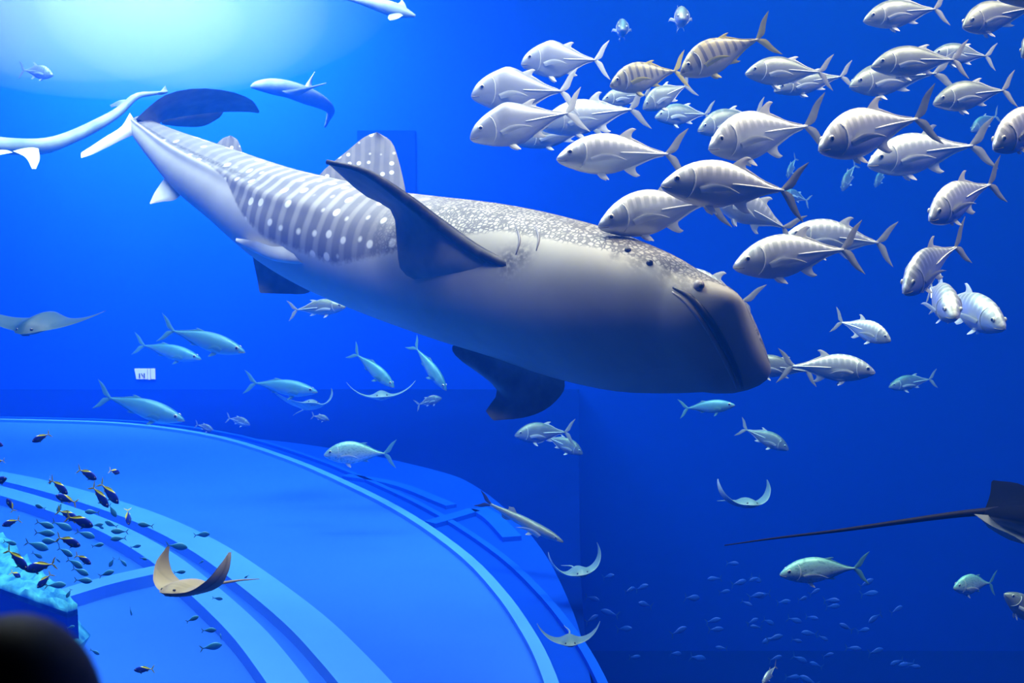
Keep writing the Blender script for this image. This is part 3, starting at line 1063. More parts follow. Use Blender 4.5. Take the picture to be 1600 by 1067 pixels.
# ---- the school of trevally (nose px, tail-root px)
G1 = 'school of large silver trevally'
S = lambda *a, **k: fish(*a, group=G1, **k)
S('pompano', (814, 97), (932, 91), 'diamond-backed pale trevally highest of the cluster left of the barred fish', phi=10, d=11.5)
S('pompano', (737, 147), (879, 138), 'pale deep-bodied trevally with snout out ahead of the others', phi=15, d=10.9)
S('pompano', (734, 214), (888, 172), 'pale trevally lowest at the front edge of the school', phi=15, d=9.7, zs=.85)
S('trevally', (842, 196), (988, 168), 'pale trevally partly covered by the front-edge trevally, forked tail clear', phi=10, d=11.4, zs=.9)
S('silver', (806, 222), (925, 196), 'bluish trevally mostly hidden under the pale front trevally', phi=10, d=12.5, zs=.8)
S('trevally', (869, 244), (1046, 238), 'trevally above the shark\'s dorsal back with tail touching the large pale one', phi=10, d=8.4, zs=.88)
S('golden', (951, 132), (1057, 108), 'smaller barred golden trevally following nose to tail behind the larger', phi=12, d=9.6, zs=1.05)
S('golden', (1058, 113), (1181, 60), 'large barred golden trevally with tall raised yellow tail', phi=12, d=8.6, k=.3)
S('silver', (939, 157), (1010, 146), 'blurred blue trevally peeking out below the smaller barred fish', phi=15, d=13.5)
S('silver', (1002, 168), (1072, 133), 'shaded grey trevally angled head down below the large barred fish', phi=10, d=12.5, zs=1.1)
S('silver', (970, 53), (973, 36), 'small trevally swimming straight at the viewer, smaller of two', phi=76, d=16.0, ys=1.5)
S('silver', (1061, 38), (1066, 17), 'trevally swimming straight at the viewer near the top edge', phi=75, d=13.0, ys=1.5)
S('silver', (1022, 181), (1104, 177), 'small greenish trevally alone under the large barred fish', phi=10, d=14.5)
S('silver', (1087, 203), (1185, 178), 'dim trevally showing only its face behind the big pale one', phi=15, d=12.5)
S('silver', (1162, 113), (1284, 110), 'clean pale trevally with dark tail below the raised yellow tail', phi=10, d=9.8, zs=.9)
S('silver', (1206, 141), (1318, 117), 'dim grey trevally tucked under the clean pale one', phi=10, d=11.5, zs=.75)
S('silver', (1344, 32), (1467, 10), 'olive grey trevally near the top edge with narrow body', phi=12, d=9.6, zs=.85)
S('silver', (1488, 46), (1612, 6), 'grey trevally with humped forehead cut by the top corner', phi=25, d=8.6, k=.6, zs=.85)
S('silver', (1584, 92), (1650, 30), 'trevally head poking in at the frame edge below the corner', phi=30, d=8.0)
S('silver', (1357, 102), (1495, 90), 'slim grey trevally swimming just above another of equal length', phi=10, d=9.0, zs=.85)
S('silver', (1452, 84), (1544, 86), 'dim trevally behind the slim grey one, only rear half showing', phi=8, d=11.5, zs=.9)
S('silver', (1317, 136), (1453, 112), 'slim trevally with pale face directly under the slim grey one', phi=20, d=10.3, k=.5, zs=.85)
S('silver', (1452, 160), (1574, 138), 'olive trevally with dark tail above the face at the frame edge', phi=12, d=9.6, zs=.9)
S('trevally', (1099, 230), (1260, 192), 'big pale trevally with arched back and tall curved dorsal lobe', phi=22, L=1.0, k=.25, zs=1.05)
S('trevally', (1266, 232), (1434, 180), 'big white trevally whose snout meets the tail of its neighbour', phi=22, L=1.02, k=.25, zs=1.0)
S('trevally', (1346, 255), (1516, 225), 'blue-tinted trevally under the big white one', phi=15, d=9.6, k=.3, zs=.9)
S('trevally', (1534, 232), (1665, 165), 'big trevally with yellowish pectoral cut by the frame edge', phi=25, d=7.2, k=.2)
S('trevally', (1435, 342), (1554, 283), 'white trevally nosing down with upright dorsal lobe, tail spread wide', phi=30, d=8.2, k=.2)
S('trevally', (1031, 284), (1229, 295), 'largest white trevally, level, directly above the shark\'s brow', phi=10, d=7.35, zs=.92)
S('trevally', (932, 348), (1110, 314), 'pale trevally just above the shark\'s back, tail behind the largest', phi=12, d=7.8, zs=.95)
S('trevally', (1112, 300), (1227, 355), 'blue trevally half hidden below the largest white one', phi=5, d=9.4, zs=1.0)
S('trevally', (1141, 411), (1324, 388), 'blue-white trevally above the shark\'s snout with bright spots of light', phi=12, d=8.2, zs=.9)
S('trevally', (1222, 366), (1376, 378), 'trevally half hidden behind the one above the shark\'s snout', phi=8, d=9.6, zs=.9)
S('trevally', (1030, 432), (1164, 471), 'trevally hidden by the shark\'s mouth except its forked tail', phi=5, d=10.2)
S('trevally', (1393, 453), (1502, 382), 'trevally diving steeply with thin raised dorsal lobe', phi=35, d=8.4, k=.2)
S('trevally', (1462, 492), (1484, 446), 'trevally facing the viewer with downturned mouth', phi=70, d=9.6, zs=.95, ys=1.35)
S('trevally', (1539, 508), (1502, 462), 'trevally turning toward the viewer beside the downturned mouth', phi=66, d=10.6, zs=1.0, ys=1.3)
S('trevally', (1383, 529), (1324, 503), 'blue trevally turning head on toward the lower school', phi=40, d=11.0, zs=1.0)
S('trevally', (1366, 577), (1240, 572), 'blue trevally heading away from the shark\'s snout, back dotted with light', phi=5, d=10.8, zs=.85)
S('silver', (1160, 566), (1262, 580), 'trevally half hidden behind the shark\'s snout tip', phi=5, d=11.8, zs=.85)
S('runner', (1145, 631), (1077, 639), 'slim silver-blue fish right under the shark\'s chin', phi=25, d=13.0, zs=1.1)
S('silver', (1231, 699), (1168, 672), 'dim blue fish angled down below the shark\'s snout', phi=15, d=17, zs=.9)
S('silver', (1386, 602), (1455, 593), 'faint fish alone in dark water at far side of the school', phi=10, d=19, zs=.85)
for n_, b_, dd, lb_ in (((1312, 298), (1338, 258), 19, 'faint blue fish standing nose down below the big white trevally'), ((1364, 292), (1386, 262), 21, 'fainter blue fish beside the nose-down one below the white trevally'),
                        ((1222, 300), (1262, 312), 20, 'faint blue fish behind the raised tail of the largest white trevally'), ((1228, 278), (1244, 248), 20, 'faint blue fish steep between the largest and the arched trevally'),
                        ((1512, 205), (1560, 180), 18, 'faint fish behind the yellowish-finned trevally at the frame edge')):
    S('silver', n_, b_, lb_, phi=20, d=dd)
fish('golden', (1556, -6), (1730, -20), 'tan fish whose belly just dips into the top corner', phi=5, d=7.2, zs=.72, group=G1)
# ---- fish of the middle water
G2 = 'slender fish over the tank floor'
R_ = lambda *a, **k: fish(*a, group=G2, **k)
R_('runner', (386, 549), (267, 517), 'longest striped blue runner just above another, beside the reflected sign', phi=8, d=14)
R_('runner', (317, 560), (222, 540), 'dim runner tucked under the longest striped one', phi=8, d=17)
R_('runner', (292, 655), (167, 622), 'bright runner low over the floor edge below the reflected sign', phi=8, d=14)
R_('silver', (541, 477), (462, 484), 'small fish half under the whale shark\'s belly', phi=10, d=15.5, zs=.8)
R_('runner', (618, 604), (557, 555), 'runner diving steeply above the small curved ray', phi=15, d=16, zs=1.1)
R_('runner', (699, 609), (650, 545), 'runner diving steeply beside the far pectoral fin', phi=15, d=16)
R_('runner', (498, 611), (397, 599), 'level runner above the tilted pale ray', phi=8, d=16)
R_('green', (507, 706), (601, 709), 'yellow-green trevally alone above the curved floor kerb', phi=5, d=14.5, zs=.95)
R_('silver', (804, 676), (884, 676), 'dim deep-bodied fish directly below the far pectoral fin', phi=12, d=17, zs=1.0)
R_('silver', (911, 706), (856, 684), 'dim fish crossing behind the one below the pectoral fin', phi=12, d=18.5, zs=1.0)
R_('barracuda', (880, 844), (766, 790), 'slim barracuda with black tail slanting down', phi=10, d=13)
R_('green', (1217, 892), (1338, 889), 'large speckled green trevally in the dark lower water', phi=5, d=10.5, zs=.85)
R_('green', (1485, 912), (1552, 914), 'round green-backed fish near the frame edge below the long-tailed ray', phi=20, d=12.5, zs=1.15)
R_('silver', (1568, 922), (1640, 985), 'blue fish cut by the frame edge near the round green-backed fish', phi=10, d=11, zs=.9)
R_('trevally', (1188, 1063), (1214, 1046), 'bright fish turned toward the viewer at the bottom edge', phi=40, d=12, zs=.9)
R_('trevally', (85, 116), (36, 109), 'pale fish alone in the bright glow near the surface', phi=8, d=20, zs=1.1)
for n_, b_, dd, lb_ in (((392, 662), (358, 654), 22, 'faint fish just beyond the bright low runner\'s head'), ((335, 672), (308, 664), 23, 'faint fish touching the curved kerb below the bright low runner'),
                        ((452, 695), (430, 690), 24, 'faint tiny fish ahead of the yellow-green trevally\'s snout'), ((582, 738), (560, 732), 23, 'faint tiny fish below the yellow-green trevally'),
                        ((690, 620), (655, 632), 24, 'faint fish under the snout of the steepest diving runner'), ((515, 655), (490, 650), 24, 'faint fish just below the tilted pale ray')):
    R_('silver', n_, b_, lb_, phi=10, d=dd)

# ---- yellow-tailed fusiliers near the block
G3 = 'yellow-tailed fusiliers by the block'
Y_ = lambda n, b, lab, d=6.5, phi=10, **k: fish('fusilier', n, b, lab, phi=phi, d=d, group=G3, zs=1.25, **k)
Y_((51, 690), (74, 679), 'navy fusilier swimming alone above the rest')
Y_((153, 748), (123, 735), 'navy fusilier with yellow tail above the paired ones', phi=15)
Y_((184, 740), (176, 734), 'navy fusilier facing away beside the topmost tails', phi=-60)
Y_((108, 771), (80, 752), 'navy fusilier overlapping a tail tip at the upper cluster', phi=15)
Y_((74, 756), (82, 748), 'navy fusilier nearly end on at the upper cluster', phi=-55, d=6.9)
Y_((171, 792), (145, 763), 'nearer of two overlapping steep navy fusiliers', phi=10, d=6.2)
Y_((187, 786), (158, 758), 'farther of two overlapping steep navy fusiliers', phi=10, d=7.0)
Y_((88, 773), (115, 785), 'navy fusilier facing the frame edge amid the cluster', phi=10, d=7.2)
Y_((124, 812), (92, 799), 'navy fusilier behind the brightest yellow-backed one', phi=10, d=6.9)
Y_((147, 821), (107, 809), 'brightest yellow-backed fusilier, largest of the shoal', phi=8, d=6.0)
Y_((127, 852), (92, 841), 'purple-sheened fusilier with yellow back below the brightest', phi=8, d=6.1)
Y_((144, 880), (119, 869), 'small round fusilier with yellow rump near the spoke', phi=15, d=6.6)
Y_((4, 821), (27, 813), 'fusilier with bright tail at the frame edge over the pale kerb', phi=10, d=6.6)
Y_((40, 890), (80, 882), 'dark fusilier with yellow tail over the rocky ledge', phi=8, d=6.3)
Y_((46, 889), (12, 862), 'dark fusilier with white forked tail near the frame edge', phi=12, d=5.9)
Y_((59, 918), (77, 899), 'fusilier steep head down over the rocky ledge', phi=10, d=6.6)
Y_((12, 778), (19, 797), 'fusilier steep head up at the frame edge', phi=10, d=7.0)
Y_((12, 746), (-14, 756), 'fusilier head entering at the frame edge', phi=10, d=6.2)
Y_((-12, 722), (4, 720), 'fusilier tail leaving at the frame edge', phi=10, d=6.6)
Y_((6, 696), (-14, 690), 'fusilier head highest at the frame edge', phi=10, d=6.6)
Y_((29, 903), (22, 893), 'fusilier turning away above the dark block', phi=-50, d=7.4)
Y_((210, 1046), (236, 1046), 'lone fusilier near the bottom edge beside the visitor', phi=10, d=7.5)
Y_((202, 820), (199, 798), 'thin fusilier seen from its back, pointing straight down', phi=10, d=7.6, ys=.8, roll=80)
lab3 = 'bluish fusilier silhouette among the shoal over the pale kerbs'
for i_, (n, b) in enumerate((((54, 789), (70, 794)), ((133, 799), (152, 801)), ((181, 808), (172, 790)), ((161, 819), (146, 821)), ((163, 815), (182, 822)), ((216, 818), (236, 822)), ((174, 829), (196, 831)),
               ((173, 842), (194, 841)), ((148, 840), (123, 831)), ((112, 828), (86, 816)), ((84, 824), (60, 816)), ((86, 834), (58, 832)), ((64, 845), (90, 846)), ((76, 858), (44, 848)), ((220, 852), (206, 855)),
               ((115, 868), (92, 858)), ((131, 886), (106, 876)), ((139, 898), (116, 889)), ((170, 886), (178, 873)), ((199, 884), (186, 874)), ((178, 892), (158, 899)), ((144, 908), (120, 906)), ((102, 914), (76, 914)),
               ((293, 855), (264, 852)), ((328, 834), (306, 836)), ((230, 874), (220, 872)), ((290, 893), (274, 894)), ((318, 876), (312, 880)), ((352, 905), (346, 908)), ((348, 936), (334, 934)),
               ((310, 963), (294, 970)), ((338, 984), (318, 985)), ((344, 990), (346, 1000)), ((346, 1008), (318, 1012)), ((162, 826), (152, 820)), ((162, 850), (146, 853)), ((104, 934), (110, 922)), ((117, 978), (106, 981)), ((156, 1022), (142, 1016)), ((206, 962), (203, 950)), ((382, 903), (388, 899)),
               ((90, 800), (96, 786)), ((26, 850), (8, 846)), ((66, 872), (52, 864)), ((95, 878), (86, 872)))):
    fish('bluefish', n, b, lab3, phi=random.uniform(-15, 15), d=8.0 + .31 * (i_ % 5), zs=1.35, group='fusilier silhouettes over the kerbs', simple=True)

# ---- small blue fish in the dark lower water
lab4 = 'tiny blue fish of the dim shoal in the dark lower water'
tiny = [(1115, 904), (1178, 905), (1133, 924), (1192, 930), (1183, 930), (1168, 943), (1116, 969), (1120, 983), (1062, 985), (1177, 970), (1202, 972), (1180, 979), (1057, 1021), (1092, 1028), (1126, 1012), (1213, 1028),
        (1182, 905), (1156, 910), (1083, 934), (1004, 917), (985, 921), (1007, 944), (927, 935), (883, 925), (926, 966), (951, 957), (977, 982), (993, 1026), (1274, 924), (1255, 935), (1226, 940), (1301, 938), (1303, 947),
        (1270, 965), (1243, 969), (1366, 966), (1321, 979), (1350, 984), (1263, 989), (1246, 1001), (1287, 997), (1212, 996), (1335, 1013), (1370, 1017), (1251, 1030), (1274, 1038), (1295, 1023), (1400, 1035), (1415, 1038), (1430, 1041), (1355, 910), (1360, 927), (952, 900), (1146, 880), (1402, 952), (1240, 1058), (1262, 1062), (1200, 1000)]
rr = random.Random(11)
for x, y in tiny:
    s_ = rr.uniform(15, 25)
    a = rr.uniform(-.5, .5)
    sg = rr.choice((1, 1, 1, -1))
    dx, dy = math.cos(a) * s_ / 2 * sg, math.sin(a) * s_ / 2
    fish('tinyfish', (x + dx, y + dy), (x - dx, y - dy), lab4, phi=rr.uniform(-30, 30), zs=1.25, d=rr.uniform(13.5, 16.5), group='tiny blue shoal in the dark water', simple=True)
# ------------------------------------------------------------------ rays
ray_tan = fish_mat('tan_ray_skin', (.26, .22, .14), (.22, .19, .14), (.40, .38, .35), metal=0, rough=.5, speck=(6.0, (.15, .13, .09), .6), spec=.2)
ray_grey = fish_mat('grey_ray_skin', (.12, .22, .26), (.20, .30, .34), (.45, .52, .55), metal=0, rough=.5, speck=(6.0, (.18, .28, .30), .4))
ray_dark = fish_mat('dark_ray_skin', (.004, .005, .006), (.012, .013, .015), (.40, .44, .46), metal=0, rough=.6, spec=.0)
ray_slate = fish_mat('slate_ray_skin', (.010, .04, .07), (.02, .06, .09), (.08, .14, .20), metal=0, rough=.5, spec=.2)
RM = {}


def ray_geo(raise_l, raise_r, droop=0.0):
    """disc of a ray, span about 2, forward +x; each wing lifts by its own angle (degrees at the tip)"""
    nv, nc = 25, 10
    V, F, H, X = [], [], [], []
    side_pts = {}
    for s_, A_ in ((-1, raise_l), (1, raise_r)):
        y = z = 0.0
        pts = [(0.0, 0.0, 0.0)]
        for i in range(1, nv):
            v = i / (nv - 1)
            a = math.radians(A_) * max(0, (v - .18) / .82) ** .9 - math.radians(droop) * math.exp(-((v - .3) / .2) ** 2)
            y += math.cos(a) / (nv - 1)
            z += math.sin(a) / (nv - 1)
            pts.append((s_ * y, z, a))
        side_pts[s_] = pts
    span = [(-1, i) for i in range(nv - 1, 0, -1)] + [(1, i) for i in range(nv)]
    for top in (1, -1):
        for s_, i in span:
            v = i / (nv - 1)
            y, z, a = side_pts[s_][i]
            lead = np.interp(v, [0, .12, .22, .5, .8, 1], [.46, .42, .30, .20, .02, -.18])
            trail = np.interp(v, [0, .1, .3, .6, .85, 1], [-.50, -.46, -.36, -.26, -.24, -.24])
            th = .115 * math.exp(-(v / .20) ** 2) + .045 * (1 - v) + .006
            for j in range(nc + 1):
                f = j / nc
                pr = math.sqrt(max(0, 1 - (2 * f - 1) ** 2)) if 0 < f < 1 else 0
                off = top * th * pr * (1.0 if top > 0 else .55)
                V.append((lead * (1 - f) + trail * f, y - math.sin(a) * off * s_, z + math.cos(a) * off))
                H.append(top * 1.0 if 0 < f < 1 else 0.0)
                X.append(lead * (1 - f) + trail * f + y * .7)
    m, ns = nc + 1, len(span)
    for i in range(ns - 1):
        for j in range(nc):
            q = (i * m + j, i * m + j + 1, (i + 1) * m + j + 1, (i + 1) * m + j)
            F.append(q)
            o = ns * m
            F.append(tuple(o + k for k in reversed(q)))
    return (V, F), {'h': H, 'x': X}


def ray(px, py, d, half_px, yaw, pitch, roll, raise_l, raise_r, m, label, tail=True, tail_len=1.3, name='cownose_ray', group='rays'):
    key = (raise_l, raise_r, m.name)
    if key not in RM:
        g, at = ray_geo(raise_l, raise_r)
        o = mesh_obj('disc', g[0], g[1], m, attrs=at)
        RM[key] = o.data
        bpy.data.objects.remove(o)
    r = bpy.data.objects.new(name, None)
    COL.objects.link(r)
    o = bpy.data.objects.new('disc', RM[key])
    COL.objects.link(o)
    o.parent = r
    if tail:
        tp = [(-.46 - i * tail_len / 10, .05 * math.sin(i * .5), .03 + .02 * math.sin(i * .4)) for i in range(11)]
        mesh_obj('tail', *tube_geo(tp, [.028 * (1 - i / 10.5) + .004 for i in range(11)], 6), m, r, attrs=None)
    for s_ in (1, -1):
        mesh_obj('eye', *ball_geo((.36, s_ * .115, .035), .026, 8, 6), eye_dark, r)
    mesh_obj('mouth', *tube_geo([(.36, -.06, -.050), (.385, 0, -.046), (.36, .06, -.050)], .008, 5), mouth_dark, r)
    S_ = half_px / FPX * d
    r.rotation_euler = (Matrix.Rotation(math.radians(yaw), 3, 'Z') @ Matrix.Rotation(math.radians(-pitch), 3, 'Y') @ Matrix.Rotation(math.radians(roll), 3, 'X')).to_euler()
    r.location = P(px, py, d)
    r.scale = (S_, S_, S_)
    tag(r, label, 'ray', group)
    return r


# yaw: -90 faces the viewer, 0 faces along +x (to the frame's far edge)
ray(290, 922, 6.4, 104, -116, 12, 4, 100, 96, ray_tan, 'tan ray with black upcurled wing tips over the pale kerb')
ray(1166, 788, 12.5, 66, -80, 12, -3, 96, 96, ray_grey, 'pale ray with both wings raised straight, above the long thin tail')
ray(905, 895, 12.0, 66, -80, 12, 8, 98, 98, ray_grey, 'greenish ray with horn-like upcurled wings below the barracuda')
ray(890, 1002, 9.4, 60, -90, 8, 2, 62, 62, ray_grey, 'dim gliding ray near the bottom edge with shallow curved wings')
ray(596, 620, 15.5, 62, -80, 8, 2, 58, 48, ray_grey, 'small curved ray below the diving runners')
ray(484, 634, 16.5, 58, -64, 18, -10, 40, 98, ray_grey, 'tilted pale ray with one wing raised high, under the level runner')
ray(62, 508, 10.5, 104, -100, -12, 0, 18, 22, ray_slate, 'broad grey ray gliding flat near the frame edge', tail=False)

# ray at the frame edge with the long whip tail
lr = bpy.data.objects.new('eagle_ray', None)
COL.objects.link(lr)
lr.location = P(1640, 806, 7.0)
tag(lr, 'dark ray cut by the frame edge with a very long whip tail', 'ray', 'rays')


def at_lr(pts):
    return [P(*p) - lr.location for p in pts]


bc = at_lr([(1528, 802, 7.0), (1550, 806, 7.0), (1580, 812, 7.0), (1620, 820, 7.05), (1660, 826, 7.1), (1700, 830, 7.2), (1730, 832, 7.3)])
bv, bf, br_, ba_ = loft(bc, [Vector((0, .25, .97))] * 7, [.02, .06, .10, .14, .15, .11, .03], [.03, .16, .30, .42, .44, .30, .06], nper=20)
mesh_obj('disc', bv, bf, ray_dark, lr, attrs={'h': [1.6 * math.cos(a) + .5 for a in ba_], 'x': [v[0] for v in bv]})
wg = fin_geo(at_lr([(1640, 800, 7.3), (1622, 772, 7.4), (1590, 755, 7.45), (1552, 751, 7.5)]), at_lr([(1536, 802, 7.1), (1541, 790, 7.3), (1547, 772, 7.4), (1549, 753, 7.5)]), .05, 10, 6)
mesh_obj('wing', wg[0], wg[1], ray_dark, lr, attrs={'h': [1.0] * len(wg[0]), 'x': [v[0] for v in wg[0]]})
wg = fin_geo(at_lr([(1700, 828, 7.0), (1660, 846, 6.9), (1640, 858, 6.8), (1630, 868, 6.75)]), at_lr([(1522, 803, 6.92), (1550, 822, 6.9), (1585, 838, 6.85), (1622, 864, 6.75)]), .05, 10, 6)
mesh_obj('wing', wg[0], wg[1], ray_dark, lr, attrs={'h': [-1.0] * len(wg[0]), 'x': [v[0] for v in wg[0]]})
tl = catmull(np.linspace(0, 1, 6), np.array([(1560, 798, 7.0), (1500, 803, 6.95), (1410, 815, 6.9), (1310, 829, 6.85), (1210, 841, 6.8), (1132, 852, 6.8)]), np.linspace(0, 1, 30))
to = mesh_obj('tail', *tube_geo(at_lr([tuple(v) for v in tl]), [.026 * (1 - i / 29) ** 1.3 + .0035 for i in range(30)], 8), mat('black_whip_tail', (.008, .008, .012), .6, spec=.08), lr)

# ------------------------------------------------------------------ hazy sharks near the surface
pale_hide = mat('pale_shark_hide', (.42, .46, .42), .5, noise=(3, (.26, .32, .30), .4, .65))
grey_hide = mat('blue_grey_shark_hide', (.13, .17, .19), .6, spec=.1, noise=(3, (.08, .12, .14), .4, .65))
white_hide = mat('white_shark_underside', (.86, .88, .84), .5)


def small_shark(name, label, path, fins, m, up=(0, .2, .98), wide=1.2):
    """path: (px, py, depth, half-thickness px); fins: (name, lead, trail)"""
    n = 30
    c = catmull(np.linspace(0, 1, len(path)), np.array(path, float), np.linspace(0, 1, n))
    r = bpy.data.objects.new(name, None)
    COL.objects.link(r)
    r.location = P(*path[len(path) // 2][:3])
    pts = [P(x, y, d) - r.location for x, y, d, h in c]
    a = [max(.01, h) / FPX * d for x, y, d, h in c]
    V, F, _, _ = loft(pts, [Vector(up)] * n, a, [x * wide for x in a], nper=16)
    mesh_obj('body', V, F, m, r)
    for f in fins:
        g = fin_geo([P(*p) - r.location for p in f[1]], [P(*p) - r.location for p in f[2]], .05, 9, 5)
        mesh_obj(f[0], g[0], g[1], f[3] if len(f) > 3 else m, r)
    tag(r, label, 'shark')
    return r


D = 15.0
small_shark('zebra_shark', 'long slender pale shark curving in from the frame edge toward the tail fin',
            [(-70, 222, D, 8), (-30, 224, D, 13), (20, 229, D, 13), (70, 228, D, 12), (110, 215, D + .2, 10), (150, 196, D + .5, 9), (185, 175, D + .8, 7), (212, 151, D + 1, 5), (240, 146, D + 1.2, 3), (262, 143, D + 1.3, 1.5)],
            [('pectoral_fin', [(60, 232, D - .2), (62, 248, D - .4), (56, 264, D - .6)], [(20, 236, D - .2), (40, 246, D - .4), (50, 264, D - .6)], white_hide),
             ('pectoral_fin', [(20, 238, D - .2), (-10, 244, D - .5), (-60, 256, D - .8)], [(-20, 236, D - .2), (-30, 240, D - .5), (-62, 252, D - .8)], white_hide),
             ('dorsal_fin', [(208, 156, D + 1), (190, 156, D + 1.2), (172, 164, D + 1.3)], [(190, 168, D + 1), (182, 166, D + 1.2), (174, 168, D + 1.3)]),
             ('tail_fin', [(244, 147, D + 1.2), (252, 141, D + 1.3), (258, 134, D + 1.4)], [(262, 145, D + 1.3), (261, 141, D + 1.4), (259, 135, D + 1.4)], fin_grey)], pale_hide)
small_shark('reef_shark', 'pale shark at the top edge beside the surface glow',
            [(530, -4, 16, 1.5), (555, 0, 16, 4), (585, 6, 16, 9), (612, 14, 16, 11), (632, 20, 16, 8), (649, 25, 16, 2)],
            [('dorsal_fin', [(636, 14, 16), (633, 6, 16.1), (628, -1, 16.2)], [(612, 8, 16), (624, 4, 16.1), (627, -1, 16.2)]),
             ('pectoral_fin', [(630, 24, 15.9), (622, 29, 15.7), (612, 32, 15.5)], [(608, 23, 15.9), (606, 28, 15.7), (609, 32, 15.5)])], pale_hide)
small_shark('hazy_shark', 'hazy shark with upright fin swimming behind the dark tail lobe',
            [(392, 136, 25.5, 2), (402, 134, 25.5, 7), (425, 135, 25.5, 12), (452, 140, 25.8, 13), (480, 150, 26.3, 13), (502, 160, 26.9, 10), (516, 172, 27.5, 6), (513, 186, 28, 3), (508, 198, 28.4, 1.5)],
            [('dorsal_fin', [(474, 138, 26.1), (482, 126, 26.2), (492, 112, 26.3)], [(490, 142, 26.3), (487, 130, 26.3), (491, 113, 26.3)], fin_grey),
             ('pectoral_fin', [(440, 142, 25.1), (475, 137, 24.9), (510, 129, 24.7)], [(468, 150, 25.1), (485, 140, 24.9), (510, 131, 24.7)])], grey_hide)

# ------------------------------------------------------------------ glass reflection of a hall sign, built as glowing panels on the far wall
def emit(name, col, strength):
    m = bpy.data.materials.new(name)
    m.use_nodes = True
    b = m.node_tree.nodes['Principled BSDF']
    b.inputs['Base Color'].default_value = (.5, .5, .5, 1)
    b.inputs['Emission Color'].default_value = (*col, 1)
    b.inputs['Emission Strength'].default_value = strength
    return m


sg = bpy.data.objects.new('sign_reflection', None)
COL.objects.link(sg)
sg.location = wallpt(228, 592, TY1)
tag(sg, 'small glowing whitish reflection of a lettered sign, built on the far wall', 'sign')
reflection_glow = emit('reflection_glow', (1.0, .30, .16), 1.3)


def sign_box(name, x0, y0, x1, y1, dy, m, skew=0):
    p, q = wallpt(x0, y1, TY1) - sg.location, wallpt(x1, y0, TY1) - sg.location
    v, f = box_geo(p.x, q.x, -dy - .03, -dy, p.z, q.z)
    v = [(x - (skew if (x == p.x and z == q.z) else 0), y, z) for x, y, z in v]
    return mesh_obj(name, v, f, m, sg, False)


sign_box('panel', 214, 575.5, 230.5, 592, .02, reflection_glow, .05)
sign_box('panel', 232, 575.5, 235.2, 592.5, .02, reflection_glow)
sign_box('panel', 236.8, 575.5, 243, 592, .02, reflection_glow)
ink = mat('sign_ink', (.03, .03, .05), .6)
sign_box('letter', 218.6, 583, 219.9, 590.5, .05, ink)
sign_box('letter', 226.0, 583, 227.3, 590.5, .05, ink)
p, q = wallpt(222, 583, TY1) - sg.location, wallpt(224.5, 588, TY1) - sg.location
mesh_obj('letter', *tube_geo([p + Vector((0, -.06, 0)), q + Vector((0, -.06, 0))], .014, 4), ink, sg, False)

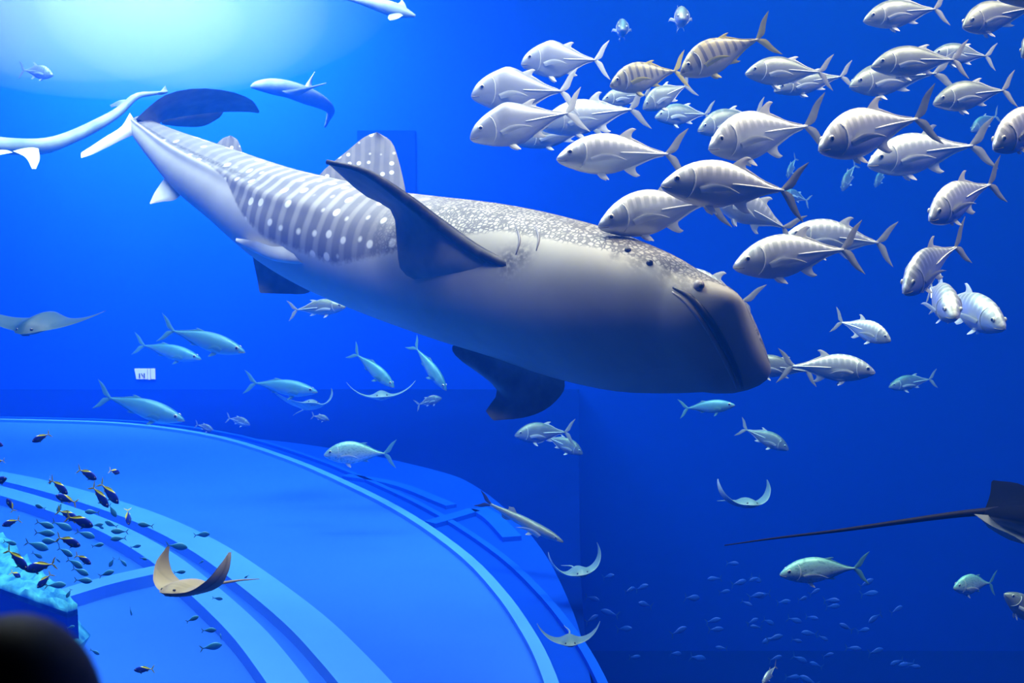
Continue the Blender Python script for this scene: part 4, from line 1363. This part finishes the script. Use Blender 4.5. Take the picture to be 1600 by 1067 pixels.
# ------------------------------------------------------------------ visitor in front of the window
def person_geo():
    me = bpy.data.meshes.new('tmp')
    J = [(0, 0, 0, .15, .11), (0, 0, .22, .155, .11), (0, 0, .42, .165, .105), (0, 0, .50, .10, .08), (0, 0, .555, .055, .055), (0, .01, .62, .055, .06),
         (-.19, 0, .44, .065, .065), (-.24, .02, .20, .05, .05), (-.22, .12, .0, .04, .04), (.19, 0, .44, .065, .065), (.24, .02, .20, .05, .05), (.22, .12, .0, .04, .04),
         (-.09, 0, -.12, .085, .09), (-.09, .0, -.50, .06, .065), (-.09, -.02, -.88, .04, .045), (-.09, .08, -.92, .04, .03), (.09, 0, -.12, .085, .09), (.09, .0, -.50, .06, .065), (.09, -.02, -.88, .04, .045), (.09, .08, -.92, .04, .03)]
    E = [(0, 1), (1, 2), (2, 3), (3, 4), (4, 5), (2, 6), (6, 7), (7, 8), (2, 9), (9, 10), (10, 11), (0, 12), (12, 13), (13, 14), (14, 15), (0, 16), (16, 17), (17, 18), (18, 19)]
    me.from_pydata([j[:3] for j in J], E, [])
    o = bpy.data.objects.new('tmp', me)
    COL.objects.link(o)
    sm = o.modifiers.new('skin', 'SKIN')
    for i, j in enumerate(J):
        me.skin_vertices[0].data[i].radius = j[3:5]
    me.skin_vertices[0].data[0].use_root = True
    ss = o.modifiers.new('sub', 'SUBSURF')
    ss.levels = ss.render_levels = 2
    dg = bpy.context.evaluated_depsgraph_get()
    ev = o.evaluated_get(dg)
    m2 = bpy.data.meshes.new_from_object(ev)
    bpy.data.objects.remove(o)
    return m2


vis = bpy.data.objects.new('person', None)
COL.objects.link(vis)
hc = P(25, 1165, 1.0)                  # centre of the visitor's head
vis.location = (hc.x, hc.y, hc.z - .70)
tag(vis, 'dark silhouette of a visitor\'s head in front of the tank at the lower corner', 'person')
cloth = mat('dark_jacket', (.012, .010, .010), .9)
skin_m = mat('shaded_skin', (.20, .11, .07), .6)
hair_m = mat('dark_brown_hair', (.030, .012, .007), .6, noise=(40, (.05, .02, .012), .4, .7), bump=.3)
bm_ = person_geo()
bm_.polygons.foreach_set('use_smooth', [True] * len(bm_.polygons))
bm_.materials.append(cloth)
bo = bpy.data.objects.new('body', bm_)
COL.objects.link(bo)
bo.parent = vis
hv, hf = ball_geo((0, .01, .70), 1.0, 24, 16, (.074, .092, .115))
hv = [(x * (1 - .18 * max(0, (.70 - z) / .115)), y, z) for x, y, z in hv]
hd = mesh_obj('head', hv, hf, skin_m, vis)
mesh_obj('nose', *ball_geo((0, .105, .685), 1.0, 8, 6, (.014, .02, .022)), skin_m, hd)
for s_ in (1, -1):
    mesh_obj('ear', *ball_geo((s_ * .072, .0, .69), 1.0, 8, 6, (.012, .022, .032)), skin_m, hd)
    mesh_obj('eye', *ball_geo((s_ * .03, .090, .71), 1.0, 8, 6, (.013, .010, .010)), eye_dark, hd)
hv, hf = ball_geo((0, -.012, .715), 1.0, 28, 18, (.086, .100, .118))
hf = [f for f in hf if not all(hv[i][1] > .045 and hv[i][2] < .765 for i in f)]
mesh_obj('hair', hv, hf, hair_m, vis)
